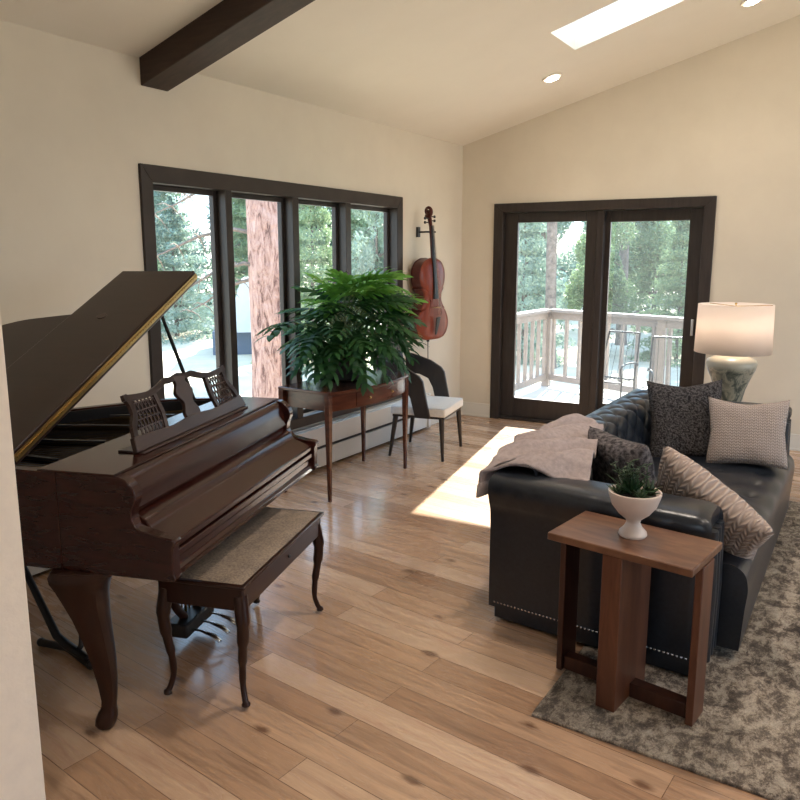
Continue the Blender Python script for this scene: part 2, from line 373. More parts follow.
# window on the left wall: casing, mullions, four sashes each with its pane
win = sempty('window_1')
CF, CB = LX + .02, LX - .10
b = MB()
o0, o1, i0, i1, zb0, zt0, zb1, zt1 = 2.824, 5.565, 2.905, 5.475, .36, 2.118, .435, 2.02
yz = lambda a, z, d: (d, a, z)
b.prism([(o0, zb0), (i0, zb1), (i0, zt1), (o0, zt0)], CB, CF, yz); b.prism([(o1, zb0), (o1, zt0), (i1, zt1), (i1, zb1)], CB, CF, yz)
b.prism([(o0, zt0), (i0, zt1), (i1, zt1), (o1, zt0)], CB, CF, yz); b.prism([(o0, zb0), (o1, zb0), (i1, zb1), (i0, zb1)], CB, CF, yz)
b.build('casing', M['frame'], win, bevel=.004)
bays = [(i0, 3.470), (3.525, 4.115), (4.18, 4.745), (4.81, i1)]
for (a, c) in ((3.470, 3.525), (4.115, 4.18), (4.745, 4.81)):
    MB().box(CB, CF - .008, a, c, zb1 - .01, zt1 + .01).build('mullion', M['frame'], win, bevel=.003)
for (a, c) in bays:
    f = MB(); s_ = .032; z0, z1 = zb1, zt1; xs0, xs1 = CB - .005, CB + .035
    f.box(xs0, xs1, a, a + s_, z0, z1); f.box(xs0, xs1, c - s_, c, z0, z1)
    f.box(xs0, xs1, a + s_, c - s_, z0, z0 + s_); f.box(xs0, xs1, a + s_, c - s_, z1 - s_, z1)
    so = f.build('sash', M['frame'], win, bevel=.003)
    MB().add([(CB + .01, a + s_, z0 + s_), (CB + .01, c - s_, z0 + s_), (CB + .01, c - s_, z1 - s_), (CB + .01, a + s_, z1 - s_)], [(0, 1, 2, 3)]).build('pane', M['glass'], so)
# heater along the left wall
ht = thing('baseboard_heater', 'long white baseboard heater with a dark slot under the window', 'heater', (LX, 0, 0))
hb = MB(); hb.box(.0, .075, 1.9, 5.95, .19, .335); hb.box(.0, .06, 1.9, 5.95, .02, .16); hb.box(0, .05, 1.9, 5.95, .335, .345)
hb.build('cover', M['heater'], ht, bevel=.004)
MB().box(.001, .045, 1.92, 5.93, .012, .33).build('fin_slot', M['slot'], ht)
MB().box(.0, .08, 5.93, 5.97, .015, .345).build('end_cap', M['heater'], ht, bevel=.004)

# sliding door in the back wall
dr = sempty('door_1')
def bbox(b, s0, s1, d0, d1, z0, z1): return b.box(s0, s1, d0, d1, z0, z1, BW)
b = MB(); ci0, ci1, cz = .44, 2.245, 2.03
szp = lambda pts: b.prism(pts, -.022, .17, sz, BW)
szp([(.346, 0), (ci0, 0), (ci0, cz), (.346, 2.116)]); szp([(2.338, 0), (2.338, 2.116), (ci1, cz), (ci1, 0)]); szp([(.346, 2.116), (ci0, cz), (ci1, cz), (2.338, 2.116)])
bbox(b, ci0, ci1, .0, .17, 0, .03)
b.build('door_casing', M['frame'], dr, bevel=.004)
def panel(name, s0, s1, g0, g1, z0, z1, gz0, gz1, d):
    p = MB(); bbox(p, s0, g0, d, d + .045, z0, z1); bbox(p, g1, s1, d, d + .045, z0, z1)
    bbox(p, g0, g1, d, d + .045, z0, gz0); bbox(p, g0, g1, d, d + .045, gz1, z1)
    o = p.build(name, M['frame'], dr, bevel=.004)
    MB().add([(g0, d + .022, gz0), (g1, d + .022, gz0), (g1, d + .022, gz1), (g0, d + .022, gz1)], [(0, 1, 2, 3)], BW).build('pane', M['glass'], o)
    return o
panel('fixed_panel', .442, 1.36, .575, 1.235, .03, 2.028, .222, 1.935, .03)
sp = panel('sliding_panel', 1.39, 2.243, 1.445, 2.125, .03, 2.028, .235, 1.925, .085)
MB().add([(1.48, .145, .2), (2.16, .145, .2), (2.16, .145, 1.95), (1.48, .145, 1.95)], [(0, 1, 2, 3)], BW).build('insect_screen', M['screen'], dr)
MB().box(2.19, 2.215, .065, .088, .92, 1.065, BW).build('door_handle', M['handle'], sp, bevel=.004)
bbox(MB(), 1.335, 1.40, .01, .085, .03, 2.028).build('meeting_stile', M['frame'], dr, bevel=.004)

# ------------------------------------------------------------------ recessed ceiling lights
def downlight(x, y, label, e=14):
    n = Vector((-.2778, 0, 1)).normalized()
    t = thing('recessed_light', label, 'ceiling light', (x, y, fc(x)), 0, None)
    t.rotation_euler = n.to_track_quat('Z', 'X').to_euler()
    MB().lathe([(.052, -.012), (.075, -.010), (.078, -.002), (.078, 0.0), (.052, 0)], 28).build('trim_ring', M['ceiling'], t, smooth=True)
    MB().lathe([(.002, -.016), (.051, -.016), (.051, -.013), (.002, -.013)], 28).build('lens', M['downlight'], t)
    l = bpy.data.lights.new('spot_light', 'SPOT'); l.energy = e; l.color = (1, .80, .62); l.spot_size = R(120); l.spot_blend = .8; l.shadow_soft_size = .06
    lo = bpy.data.objects.new('spot_light', l); C.objects.link(lo); lo.location = (x, y, fc(x) - .05)
downlight(-2.299, 5.895, 'round recessed ceiling light left of the skylight, nearest the corner', 9)
downlight(-.906, 6.104, 'round recessed ceiling light near the top right, right of the skylight', 7)
for (x, y) in ((-1.0, 3.2), (1.0, 2.4), (2.2, 4.6), (1.0, -.8)):  # added out-of-view spots without fixtures, warm fill for the room
    l = bpy.data.lights.new('spot_light', 'SPOT'); l.energy = 63; l.color = (1, .87, .76); l.spot_size = R(150); l.spot_blend = .9; l.shadow_soft_size = .10
    lo = bpy.data.objects.new('spot_light', l); C.objects.link(lo); lo.location = (x, y, fc(x) - .05)

#@@OBJECTS
# ------------------------------------------------------------------ rug
rg = MB().box(-.90, 2.7, 2.255, 5.37, 0.0, .012)
ro = rg.build('area_rug', M['rug'], bevel=.004)
ro.rotation_euler = (0, 0, R(-.5))
tag(ro, 'distressed grey and beige area rug under the black leather sofa', 'rug')

# ------------------------------------------------------------------ grand piano (local x points at the player, y along the keys; u = -x)
W = 1.322
pn = thing('grand_piano', 'dark mahogany baby grand piano with raised lid and carved music desk', 'piano', (-1.757, 1.458, 0), R(18.8))
uz = lambda a, z, d: (-a, d, z)
uv = lambda a, v, d: (-a, v, d)
def bent(n=40):
    """outer plan of the case, from the bass front round the tail to the treble front"""
    pts = [(.40, 0), (.5, 0), (.9, 0), (1.18, 0), (1.36, .04), (1.43, .18), (1.43, .34), (1.36, .52), (1.20, .72), (1.02, .92), (.86, 1.10), (.70, 1.24), (.54, 1.305), (.45, 1.318), (.40, W)]
    return [(p.x, p.y) for p in smooth_pts([(a, c, 0) for a, c in pts], 5)]
OUT = bent()
def inset(pts, d):
    r = []
    for i, p in enumerate(pts):
        a = Vector(pts[max(i - 1, 0)]); c = Vector(pts[min(i + 1, len(pts) - 1)]); t = (c - a).normalized()
        r.append((p[0] - t.y * d * 1.0, p[1] + t.x * d * 1.0))
    return r
INN = inset(OUT, .042)
n = len(OUT); b = MB(); vs = []
for (pts, z) in ((OUT, .60), (OUT, .93), (INN, .93), (INN, .60)): vs += [(-a, c, z) for a, c in pts]
fs = [(i + k * n, i + 1 + k * n, i + 1 + ((k + 1) % 4) * n, i + ((k + 1) % 4) * n) for i in range(n - 1) for k in range(4)]
fs += [(0, n, 2 * n, 3 * n), (n - 1, 4 * n - 1, 3 * n - 1, 2 * n - 1)]
b.add(vs, fs); b.build('rim', M['mahog'], pn, bevel=.005, smooth=True)
MB().prism(INN, .78, .80, uv).build('soundboard', M['plate'], pn)
MB().prism(INN, .605, .625, uv).build('bottom_board', M['black_in'], pn)
INB = inset(OUT, .0425); m_ = len(INB); vs = []; b = MB()
for (pts, z) in ((INB, .79), (INB, .922), (inset(OUT, .052), .922), (inset(OUT, .052), .79)): vs += [(-a, c, z) for a, c in pts]
b.add(vs, [(i + k * m_, i + 1 + k * m_, i + 1 + ((k + 1) % 4) * m_, i + ((k + 1) % 4) * m_) for i in range(m_ - 1) for k in range(4)]); b.build('inner_rim', M['black_in'], pn)
# iron frame: bars over the soundboard
b = MB()
pl = inset(OUT, .10)
m_ = len(pl); vs = []
for (pts, z) in ((inset(OUT, .046), .80), (inset(OUT, .046), .862), (pl, .868), (pl, .80)): vs += [(-a, c, z) for a, c in pts]
fs = [(i + k * m_, i + 1 + k * m_, i + 1 + ((k + 1) % 4) * m_, i + ((k + 1) % 4) * m_) for i in range(m_ - 1) for k in range(4)]
b.add(vs, fs)
b.prism([(.46, .06), (.58, .06), (.58, 1.24), (.46, 1.24)], .80, .875, uv)
for (v0, u1, v1) in ((.25, 1.30, .30), (.52, 1.28, .42), (.80, 1.05, .70), (1.03, .86, .95)):
    b.tube([(-.58, v0, .885), (-u1, v1, .885)], .014, 6)
b.build('iron_frame', M['black_in'], pn)
b = MB()
for i in range(46):
    v = .10 + 1.12 * i / 45; u1 = max(.72, 1.34 - .62 * (i / 45) ** 1.3)
    b.tube([(-.50, v, .893), (-u1, v * .82 + .05, .893)], .0011, 3, cap=False)
so = b.build('strings', M['brass'], pn); so['kind'] = 'stuff'
# cheeks at both ends of the keys
chk = [(.40, .60), (.0, .60), (-.006, .612), (.0, .625), (.0, .715), (-.008, .722), (-.008, .735), (.0, .742), (.05, .748), (.082, .755)] + \
      [(.082 + .055 * math.sin(t * PI / 2), .755 + .045 * (1 - math.cos(t * PI / 2))) for t in (.3, .6, .85, 1)] + \
      [(.134, .825), (.122, .850), (.118, .872), (.128, .898), (.150, .920), (.175, .93), (.40, .93)]
MB().prism(chk, 0, .045, uz).build('cheek', M['mahog'], pn, bevel=.004)
MB().prism(chk, W - .045, W, uz).build('cheek', M['mahog'], pn, bevel=.004)
# key slip and closed fall board between the cheeks
b = MB()
b.prism([(.18, .60), (.012, .60), (.006, .622), (.018, .634), (.018, .660), (.008, .668), (.008, .690), (.18, .69)], .045, W - .045, uz)
b.build('key_slip', M['mahog'], pn, bevel=.003)
b = MB()
b.prism([(.19, .70), (.020, .694), (.010, .700), (.010, .722), (.018, .728), (.095, .752), (.106, .762), (.116, .782), (.150, .800), (.19, .80)], .046, W - .046, uz)
b.build('key_lid', M['mahog'], pn, bevel=.004)
b = MB()
b.prism([(.24, .79), (.150, .801), (.140, .815), (.146, .86), (.158, .900), (.172, .921), (.185, .928), (.24, .928)], .046, W - .046, uz)
b.build('fall_board', M['mahog'], pn, bevel=.004)
# shelf over the tuning pins
b = MB(); b.box(-.47, -.19, .003, W - .003, .928, .936); b.build('top_shelf', M['mahog'], pn, bevel=.003)
b = MB(); b.box(-.34, -.235, .245, 1.075, .936, .943); b.build('desk_tray', M['desk'], pn, bevel=.004)
# music desk: fretted panel leaning back
dk = bpy.data.objects.new('music_desk', None); C.objects.link(dk); dk.parent = pn
dk.location = (-.262, .66, .944); dk.rotation_euler = (0, R(-22), 0)
wh = lambda a, h, d: (d, a, h)
def strip(b, pts, wd, d0=-.007, d1=.007):
    P = [Vector((p[0], p[1])) for p in pts]
    for i in range(len(P) - 1):
        t = (P[i + 1] - P[i]).normalized(); q = Vector((-t.y, t.x)) * wd / 2; e = t * wd * .25
        b.prism([tuple(P[i] - q - e), tuple(P[i + 1] - q + e), tuple(P[i + 1] + q + e), tuple(P[i] + q - e)], d0, d1, wh)
b = MB(); b.prism([(-.43, -.004), (.43, -.004), (.415, .05), (.33, .046), (.15, .038), (0, .05), (-.15, .038), (-.33, .046), (-.415, .05)], -.010, .010, wh)
b.build('desk_ledge', M['desk'], dk, bevel=.003)
b = MB()
for s in (-1, 1):
    strip(b, [(q.x * s, q.y) for q in smooth_pts([(.40, .03, 0), (.385, .08, 0), (.355, .12, 0), (.352, .16, 0), (.365, .19, 0)], 4)], .024)
    strip(b, [(q.x * s, q.y) for q in smooth_pts([(.372, .188, 0), (.30, .180, 0), (.22, .178, 0), (.15, .192, 0), (.10, .206, 0), (.06, .204, 0), (0, .212, 0)], 5)], .022)
    strip(b, [(.205 * s, .03), (.19 * s, .10), (.198 * s, .185)], .022)
b.build('desk_frame', M['desk'], dk)
b = MB()
vs_ = [(.045, .03), (.055, .06), (.040, .085), (.034, .105), (.050, .125), (.062, .145), (.050, .165), (.035, .185), (.045, .21)]
vp = [(q.x, q.y) for q in smooth_pts([(a, c, 0) for a, c in vs_], 3)]
b.prism(vp + [(-a, c) for a, c in vp[::-1]], -.008, .008, wh); b.build('vase_splat', M['desk'], dk, bevel=.002)
for s in (-1, 1):
    b = MB()
    for i in range(13):
        for sg in (-1, 1):
            a0 = .20 + i * .022 - .06; h0, h1 = .04, .185
            p0, p1 = Vector((a0 if sg > 0 else a0 + .06, h0)), Vector((a0 + .06 if sg > 0 else a0, h1))
            ts = [k / 20 for k in range(21) if .20 < (p0 + (p1 - p0) * k / 20).x < .36]
            if len(ts) > 1:
                q0, q1 = p0 + (p1 - p0) * ts[0], p0 + (p1 - p0) * ts[-1]
                b.tube([(0, q0.x * s, q0.y), (0, q1.x * s, q1.y)], .0028, 5)
    for h in (.07, .10, .13, .16): b.tube([(0, .20 * s, h), (0, .36 * s, h)], .0028, 5)
    b.build('lattice', M['desk'], dk)
# lid, hinged on the bass side and propped open
LH = .545
ld = bpy.data.objects.new('lid', None); C.objects.link(ld); ld.parent = pn
ld.location = (0, .005, .95); ld.rotation_euler = (R(24.3), 0, 0)
lo_ = [(LH, 0), (.95, 0), (1.22, 0), (1.40, .04), (1.46, .18), (1.45, .38), (1.42, .56), (1.33, .78), (1.20, .90), (1.06, .95), (.92, 1.0), (.80, 1.16), (.68, 1.28), (LH, 1.345)]
lp = [(LH, 0)] + [(q.x, q.y) for q in smooth_pts([(a, c, 0) for a, c in lo_[1:-1]], 4)] + [(LH, 1.345)]
MB().prism(lp, -.010, .008, uv).build('main_panel', M['mahog_lid'], ld, bevel=.004)
MB().prism([(LH + .004, .0), (.925, .0), (.925, 1.345), (LH + .004, 1.352)], .016, .040, uv).build('folded_flap', M['mahog_lid'], ld, bevel=.004)
b = MB(); b.box(-LH + .0005, -LH + .003, .0, 1.345, .004, .030)
for i in range(60): b.box(-LH + .003, -LH + .0060, .01 + i * .0223, .01 + i * .0223 + .018, .013, .021)
b.build('brass_hinge', M['brass'], ld)
b = MB(); b.tube([(-.765, .90, .039), (-.765, .90, .044)], .022, 16, mx=Matrix.Translation((-.0, 0, 0)));
pd = b.build('felt_pad', M['desk'], ld, bevel=.002)
# prop stick
b = MB(); a_ = R(24.3); tp = Vector((-.58, .005 + 1.05 * math.cos(a_), .95 + 1.05 * math.sin(a_) - .02))
b.tube([(-.60, 1.26, .90), tuple(tp)], [.011, .008], 6); b.build('prop_stick', M['black_metal'], pn)
# legs
def cab_leg(name, u, v, parent, h=.60, ang=0):
    b = MB()
    cx = [(.60, .026, .108), (.585, .032, .114), (.560, .040, .104), (.53, .042, .088), (.48, .036, .073), (.42, .024, .060), (.34, .008, .049), (.26, -.006, .041), (.18, -.014, .033), (.11, -.016, .026), (.078, -.012, .026), (.062, -.008, .033), (.040, -.002, .038), (.022, .002, .037), (.006, .002, .028)]
    n = 16; vs = []
    for z, off, r in cx:
        for k in range(n):
            th = 2 * PI * k / n; q = 1 / max(abs(math.cos(th)), abs(math.sin(th))) ** .45
            wob = 1 + .05 * math.cos(4 * th) if z < .07 else 1
            vs.append((off + r * q * wob * .92 * math.cos(th), r * q * wob * .92 * math.sin(th), z * h / .6))
    m = len(cx)
    fs = [(i * n + k, i * n + (k + 1) % n, (i + 1) * n + (k + 1) % n, (i + 1) * n + k) for i in range(m - 1) for k in range(n)] + [tuple(range(n)), tuple(range((m - 1) * n, m * n))]
    b.add(vs, fs)
    for s in (-1, 1):                                      # carved scrolls at the knee
        b.tube([(.02 + .09 * 1, s * .03, .585), (.06, s * .05, .56), (.055, s * .045, .50), (.04, s * .03, .44)], [.014, .018, .012, .004], 8)
    o = b.build(name, M['mahog_leg'], parent, smooth=True); o.location = (-u, v, 0); o.rotation_euler = (0, 0, ang)
    MB().box(-.09, .09, -.09, .09, .590, .603).build('leg_block', M['mahog_leg'], o, bevel=.006)
    MB().tube([(-.01, -.010, .012), (-.01, .010, .012)], .012, 14).build('caster', M['brass'], o, smooth=True)
    return o
cab_leg('leg', .335, .074, pn, ang=R(193)); cab_leg('leg', .345, W - .115, pn, ang=R(62)); cab_leg('leg', 1.17, .40, pn, ang=PI)
# pedal lyre
ly = bpy.data.objects.new('pedal_lyre', None); C.objects.link(ly); ly.parent = pn; ly.location = (-.36, .70, 0)
b = MB(); b.box(-.05, .05, -.12, .12, .06, .12); b.build('pedal_box', M['black_in'], ly, bevel=.008)
b = MB()
for s in (-1, 1): b.tube(smooth_pts([(0, s * .05, .12), (0, s * .12, .22), (0, s * .10, .36), (0, s * .05, .46), (0, s * .08, .61)], 5), .018, 10)
b.build('lyre_frame', M['mahog_leg'], ly, smooth=True)
b = MB(); b.tube([(-.02, 0, .12), (-.02, 0, .60)], .006, 8); b.tube([(-.02, -.03, .12), (-.02, -.03, .60)], .004, 8); b.tube([(-.02, .03, .12), (-.02, .03, .60)], .004, 8)
b.build('pedal_rods', M['brass'], ly)
for s in (-1, 0, 1):
    b = MB(); b.tube([(.0, s * .075, .085), (.09, s * .075, .082), (.145, s * .075, .066), (.175, s * .075, .048), (.18, s * .075, .044)], [.006, .008, .013, .014, .005], 10, sq=.45)
    b.build('pedal', M['steel'], ly, smooth=True)

# ------------------------------------------------------------------ piano bench
bn = thing('piano_bench', 'mahogany piano bench with speckled tan seat in front of the piano', 'bench', (-1.752, 1.748, 0), R(18.0))
BL, BD, BH = .78, .335, .478
b = MB(); b.box(-BD, 0, 0, BL, BH - .10, BH - .012); b.build('apron', M['mahog_leg'], bn, bevel=.006)
b = MB(); b.box(-BD - .012, .012, -.012, BL + .012, BH - .014, BH); b.build('seat_rim', M['mahog_leg'], bn, bevel=.005)
b = MB(); b.grid(lambda s, t: (-BD + .004 + (BD - .008) * s, .004 + (BL - .008) * t, BH + .001 + .010 * (1 - abs(2 * s - 1) ** 6) * (1 - abs(2 * t - 1) ** 10)), 16, 24)
b.build('seat', M['tapestry'], bn, smooth=True)
b = MB(); b.ball((.004, BL * .52, BH - .055), (.006, .010, .006), 10); b.build('keyhole_plate', M['black_metal'], bn)
for (sx, sy) in ((0, 0), (0, 1), (1, 0), (1, 1)):
    x = -.022 if sx else -BD + .022; y = .022 if sy == 0 else BL - .022; ox = 1 if sx else -1; oy = -1 if sy == 0 else 1
    d = lambda k: (x + ox * k * .6, y + oy * k * .6)
    P_ = [(*d(.0), .43), (*d(.012), .375), (*d(.020), .32), (*d(.010), .24), (*d(-.006), .16), (*d(-.010), .09), (*d(.004), .045), (*d(.018), .022), (*d(.020), .012)]
    b = MB(); b.tube(smooth_pts(P_, 4), [r for r in [.026] * 4 + [.026] * 4 + [.022] * 4 + [.017] * 4 + [.013] * 4 + [.011] * 4 + [.011] * 4 + [.016] * 4 + [.013]], 12)
    b.build('leg', M['mahog_leg'], bn, smooth=True)

# ------------------------------------------------------------------ black stand foot under the piano
st = thing('instrument_stand', 'black metal floor stand with hooked foot under the piano', 'stand', (-2.70, 1.65, 0))
b = MB(); b.tube([(.20, -.02, .028), (.05, -.01, .040), (.0, -.02, .07), (-.18, -.02, .30), (-.36, -.03, .54)], [.016, .019, .017, .014, .012], 10); b.build('post', M['black_metal'], st, smooth=True)
b = MB(); b.tube([(-.09, -.03, .018), (.04, .0, .020), (.23, -.03, .018)], .016, 10); b.ball((-.10, -.03, .018), .018); b.ball((.235, -.03, .020), .020); b.build('foot', M['black_metal'], st, smooth=True)
b = MB(); b.tube(smooth_pts([(.11, -.02, .03), (.13, .0, .055), (.11, .02, .10), (.10, .025, .125)], 4), .011, 8); b.build('hook', M['black_metal'], st, smooth=True)

# ------------------------------------------------------------------ bow front hall table
tb = thing('hall_table', 'mahogany bow-front hall table holding the big plant by the window', 'table', (-2.90, 3.742, 0))
TH = .745
def bow(y, y0=-.02, y1=.97): t = (y - y0) / (y1 - y0); return .012 + .085 * math.sin(PI * min(max(t, 0), 1)) ** .8
ys = [-.02 + .99 * i / 24 for i in range(25)]
outl = [(bow(y), y) for y in ys] + [(-.43, .97), (-.43, -.02)]
MB().prism(outl, TH - .02, TH, xyd).build('tabletop', M['table'], tb, bevel=.004)
outa = [(bow(y, 0, .95) - .025, y) for y in [.012 + .926 * i / 20 for i in range(21)]] + [(-.41, .938), (-.41, .012)]
MB().prism(outa, TH - .135, TH - .02, xyd).build('apron', M['table'], tb, bevel=.002)
dpts = [.22 + .51 * i / 12 for i in range(13)]
dro = MB().prism([(bow(y, 0, .95) - .020, y) for y in dpts] + [(bow(y, 0, .95) - .030, y) for y in dpts[::-1]], TH - .125, TH - .035, xyd).build('drawer', M['table'], tb, bevel=.001)
for y in (.34, .62):
    b = MB(); b.ball((bow(y, 0, .95) - .010, y, TH - .08), .010, 10); b.build('knob', M['brass'], dro, smooth=True)
for (x, y) in ((-.018, .0), (-.018, .947), (-.408, .0), (-.408, .947)):
    b = MB(); vs = []
    for z, r in ((0, .010), (TH - .14, .019), (TH - .02, .020)): vs += [(x - r, y - r, z), (x + r, y - r, z), (x + r, y + r, z), (x - r, y + r, z)]
    b.add(vs, [(0, 3, 2, 1), (8, 9, 10, 11)] + [(i + k * 4, (i + 1) % 4 + k * 4, (i + 1) % 4 + (k + 1) * 4, i + (k + 1) * 4) for k in (0, 1) for i in range(4)])
    b.build('leg', M['table'], tb, bevel=.002)

# ------------------------------------------------------------------ potted split-leaf plant
pt = thing('potted_plant', 'large leafy philodendron with deeply split green leaves on the hall table', 'plant', (-3.12, 4.22, TH))
MB().lathe([(.085, .001), (.11, .01), (.135, .10), (.145, .20), (.15, .215), (.135, .215), (.13, .18), (.02, .175)], 28).build('pot', M['pot'], pt, smooth=True)
MB().lathe([(.001, .17), (.128, .176), (.127, .19), (.001, .20)], 20).build('soil', M['soil'], pt, smooth=True)
def leaf_mesh(name, m, L=.30, lobes=8, wid=.17, droop=.5, seed=0):
    rnd = random.Random(seed); b = MB()
    mid = lambda s: Vector((L * s, 0, -droop * L * s * s))
    N = 8
    for i in range(N):
        a, c = mid(i / N), mid((i + 1) / N); wa = .016 + .020 * math.sin(PI * (i / N) ** .8) ; wc = .016 + .020 * math.sin(PI * ((i + 1) / N) ** .8)
        if i == N - 1: wc = .004
        b.add([a + Vector((0, -wa, .004)), a, c, c + Vector((0, -wc, .004)), a + Vector((0, wa, .004)), c + Vector((0, wc, .004))], [(0, 1, 2, 3), (1, 4, 5, 2)])
    for i in range(lobes):
        s = -.04 + .90 * i / (lobes - 1)
        ln = wid * (1 - .62 * max(s, 0) ** 1.6) * (.9 + .2 * rnd.random()); an = R(108 - 78 * (i / (lobes - 1)))
        for sg in (-1, 1):
            a0 = mid(max(s, 0)); d = Vector((math.cos(an), sg * math.sin(an), 0)); n_ = Vector((-d.y, d.x, 0)); w_ = .0125
            pts = []
            for k in range(5):
                q = k / 4; c = a0 + d * ln * q + Vector((math.cos(an) * 0 + .25 * ln * q * q, 0, .012 * math.sin(PI * q) - .30 * ln * q * q))
                ww = w_ * (1.0 + .45 * math.sin(PI * q * .9)) * (1 if k < 4 else .25); pts += [c - n_ * ww, c + Vector((0, 0, .004 * (1 - q))), c + n_ * ww]
            b.add(pts, [(k * 3 + j, k * 3 + j + 1, k * 3 + j + 4, k * 3 + j + 3) for k in range(4) for j in (0, 1)])
    me = bpy.data.meshes.new(name); me.from_pydata(b.v, [], b.f); me.materials.append(m)
    for p in me.polygons: p.use_smooth = True
    return me
LM = [leaf_mesh('leaf', M['leaf'], .25, 7, .175, .45, 1), leaf_mesh('leaf', M['leaf'], .23, 6, .155, .8, 2), leaf_mesh('leaf', M['leaf_lit'], .25, 7, .165, .5, 3)]
stems = MB(); rnd = random.Random(11)
def add_leaf(base, tip_dir, length, me, roll=0, scale=1.0):
    """base: where the blade starts, relative to the pot"""
    o = bpy.data.objects.new('leaf', me); C.objects.link(o); o.parent = pt
    d = Vector(tip_dir).normalized(); z = Vector((0, 0, 1)); y = z.cross(d).normalized(); z = d.cross(y)
    o.matrix_local = Matrix.Translation(base) @ Matrix((d, y, z)).transposed().to_4x4() @ Matrix.Rotation(roll, 4, 'X') @ Matrix.Scale(scale, 4)
    s0 = Vector((rnd.uniform(-.06, .06), rnd.uniform(-.06, .06), .19)); bz = Vector(base); mdl = (s0 + bz) / 2 + Vector((0, 0, .10 * (s0 - bz).length))
    stems.tube(smooth_pts([s0, mdl, bz], 3), .0045, 5, cap=False)
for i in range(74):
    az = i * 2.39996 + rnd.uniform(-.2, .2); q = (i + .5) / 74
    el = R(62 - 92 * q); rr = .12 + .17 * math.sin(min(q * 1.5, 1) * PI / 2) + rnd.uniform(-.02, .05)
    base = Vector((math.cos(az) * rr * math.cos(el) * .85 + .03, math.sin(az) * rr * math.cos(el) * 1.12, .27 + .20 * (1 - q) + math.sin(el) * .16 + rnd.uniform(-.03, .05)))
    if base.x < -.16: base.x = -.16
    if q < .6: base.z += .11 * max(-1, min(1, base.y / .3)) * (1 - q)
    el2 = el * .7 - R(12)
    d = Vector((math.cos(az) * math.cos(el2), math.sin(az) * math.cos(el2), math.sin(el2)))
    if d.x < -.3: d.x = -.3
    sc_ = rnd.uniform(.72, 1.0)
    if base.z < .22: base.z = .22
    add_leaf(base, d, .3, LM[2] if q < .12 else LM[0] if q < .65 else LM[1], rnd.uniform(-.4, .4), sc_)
# taller bright leaves towards the window and the long arching one on the left
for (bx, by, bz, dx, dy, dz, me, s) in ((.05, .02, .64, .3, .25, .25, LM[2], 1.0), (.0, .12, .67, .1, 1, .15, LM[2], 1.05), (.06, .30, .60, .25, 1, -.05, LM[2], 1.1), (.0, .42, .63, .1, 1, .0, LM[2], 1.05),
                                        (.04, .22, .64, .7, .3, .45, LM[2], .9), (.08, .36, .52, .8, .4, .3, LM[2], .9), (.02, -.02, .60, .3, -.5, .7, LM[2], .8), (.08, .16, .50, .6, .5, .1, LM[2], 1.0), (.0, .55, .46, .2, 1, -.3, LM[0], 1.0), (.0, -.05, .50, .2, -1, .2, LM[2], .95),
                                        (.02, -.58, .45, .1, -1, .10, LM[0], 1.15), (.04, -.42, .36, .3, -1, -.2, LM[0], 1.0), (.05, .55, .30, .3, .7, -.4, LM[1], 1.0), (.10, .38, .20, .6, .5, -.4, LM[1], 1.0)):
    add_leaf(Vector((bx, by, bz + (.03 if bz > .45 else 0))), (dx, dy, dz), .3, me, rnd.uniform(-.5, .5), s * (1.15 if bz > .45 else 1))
stems.build('stems', M['stem'], pt)

# ------------------------------------------------------------------ armchair
ch = thing('armchair', 'dark wood armchair with cream seat in the corner beside the hall table', 'armchair', (-3.06, 5.22, 0), R(11.5))
b = MB(); b.grid(lambda s, t: (-.20 + .46 * s, (-.25 + .50 * t) * (1 + .06 * s), .425 + .018 * (1 - abs(2 * s - 1) ** 4) * (1 - abs(2 * t - 1) ** 4)), 12, 12)
b.box(-.20, .262, -.262, .262, .355, .425); b.build('seat', M['cream_seat'], ch, bevel=.012)
b = MB(); b.box(-.19, .25, -.245, .245, .335, .356); b.build('seat_frame', M['chairwood'], ch, bevel=.004)
arm_o = [(-.265, .80), (-.16, .775), (-.04, .735), (.055, .680), (.085, .640), (.145, .345), (.02, .345), (-.02, .50), (-.06, .575), (-.14, .61), (-.265, .62)]
for s in (-1, 1):
    b = MB(); b.prism(arm_o, s * .268, s * .296, lambda a, z, d: (a, d * (1 - .25 * max(0, -a - .1)), z)); b.build('arm', M['chairwood'], ch, bevel=.005)
b = MB()
def backf(s, t):
    y = -.285 + .57 * s; x = -.262 - .085 * math.sin(PI * s) ** .7; z = .60 + t * (.20 + .03 * math.sin(PI * s)); return (x - .05 * (t), y * .97, z)
b.grid(backf, 16, 5); b.build('backrest', M['chairwood'], ch, smooth=True, solid=.028)
for (x0, y0, x1, y1) in ((.225, -.235, .245, -.26), (.225, .235, .245, .26), (-.17, -.215, -.215, -.245), (-.17, .215, -.215, .245)):
    b = MB(); b.tube([(x0, y0, .345), ((x0 + x1) / 2, (y0 + y1) / 2, .17), (x1, y1, 0)], [.023, .018, .012], 8); b.build('leg', M['chairwood'], ch, smooth=True)

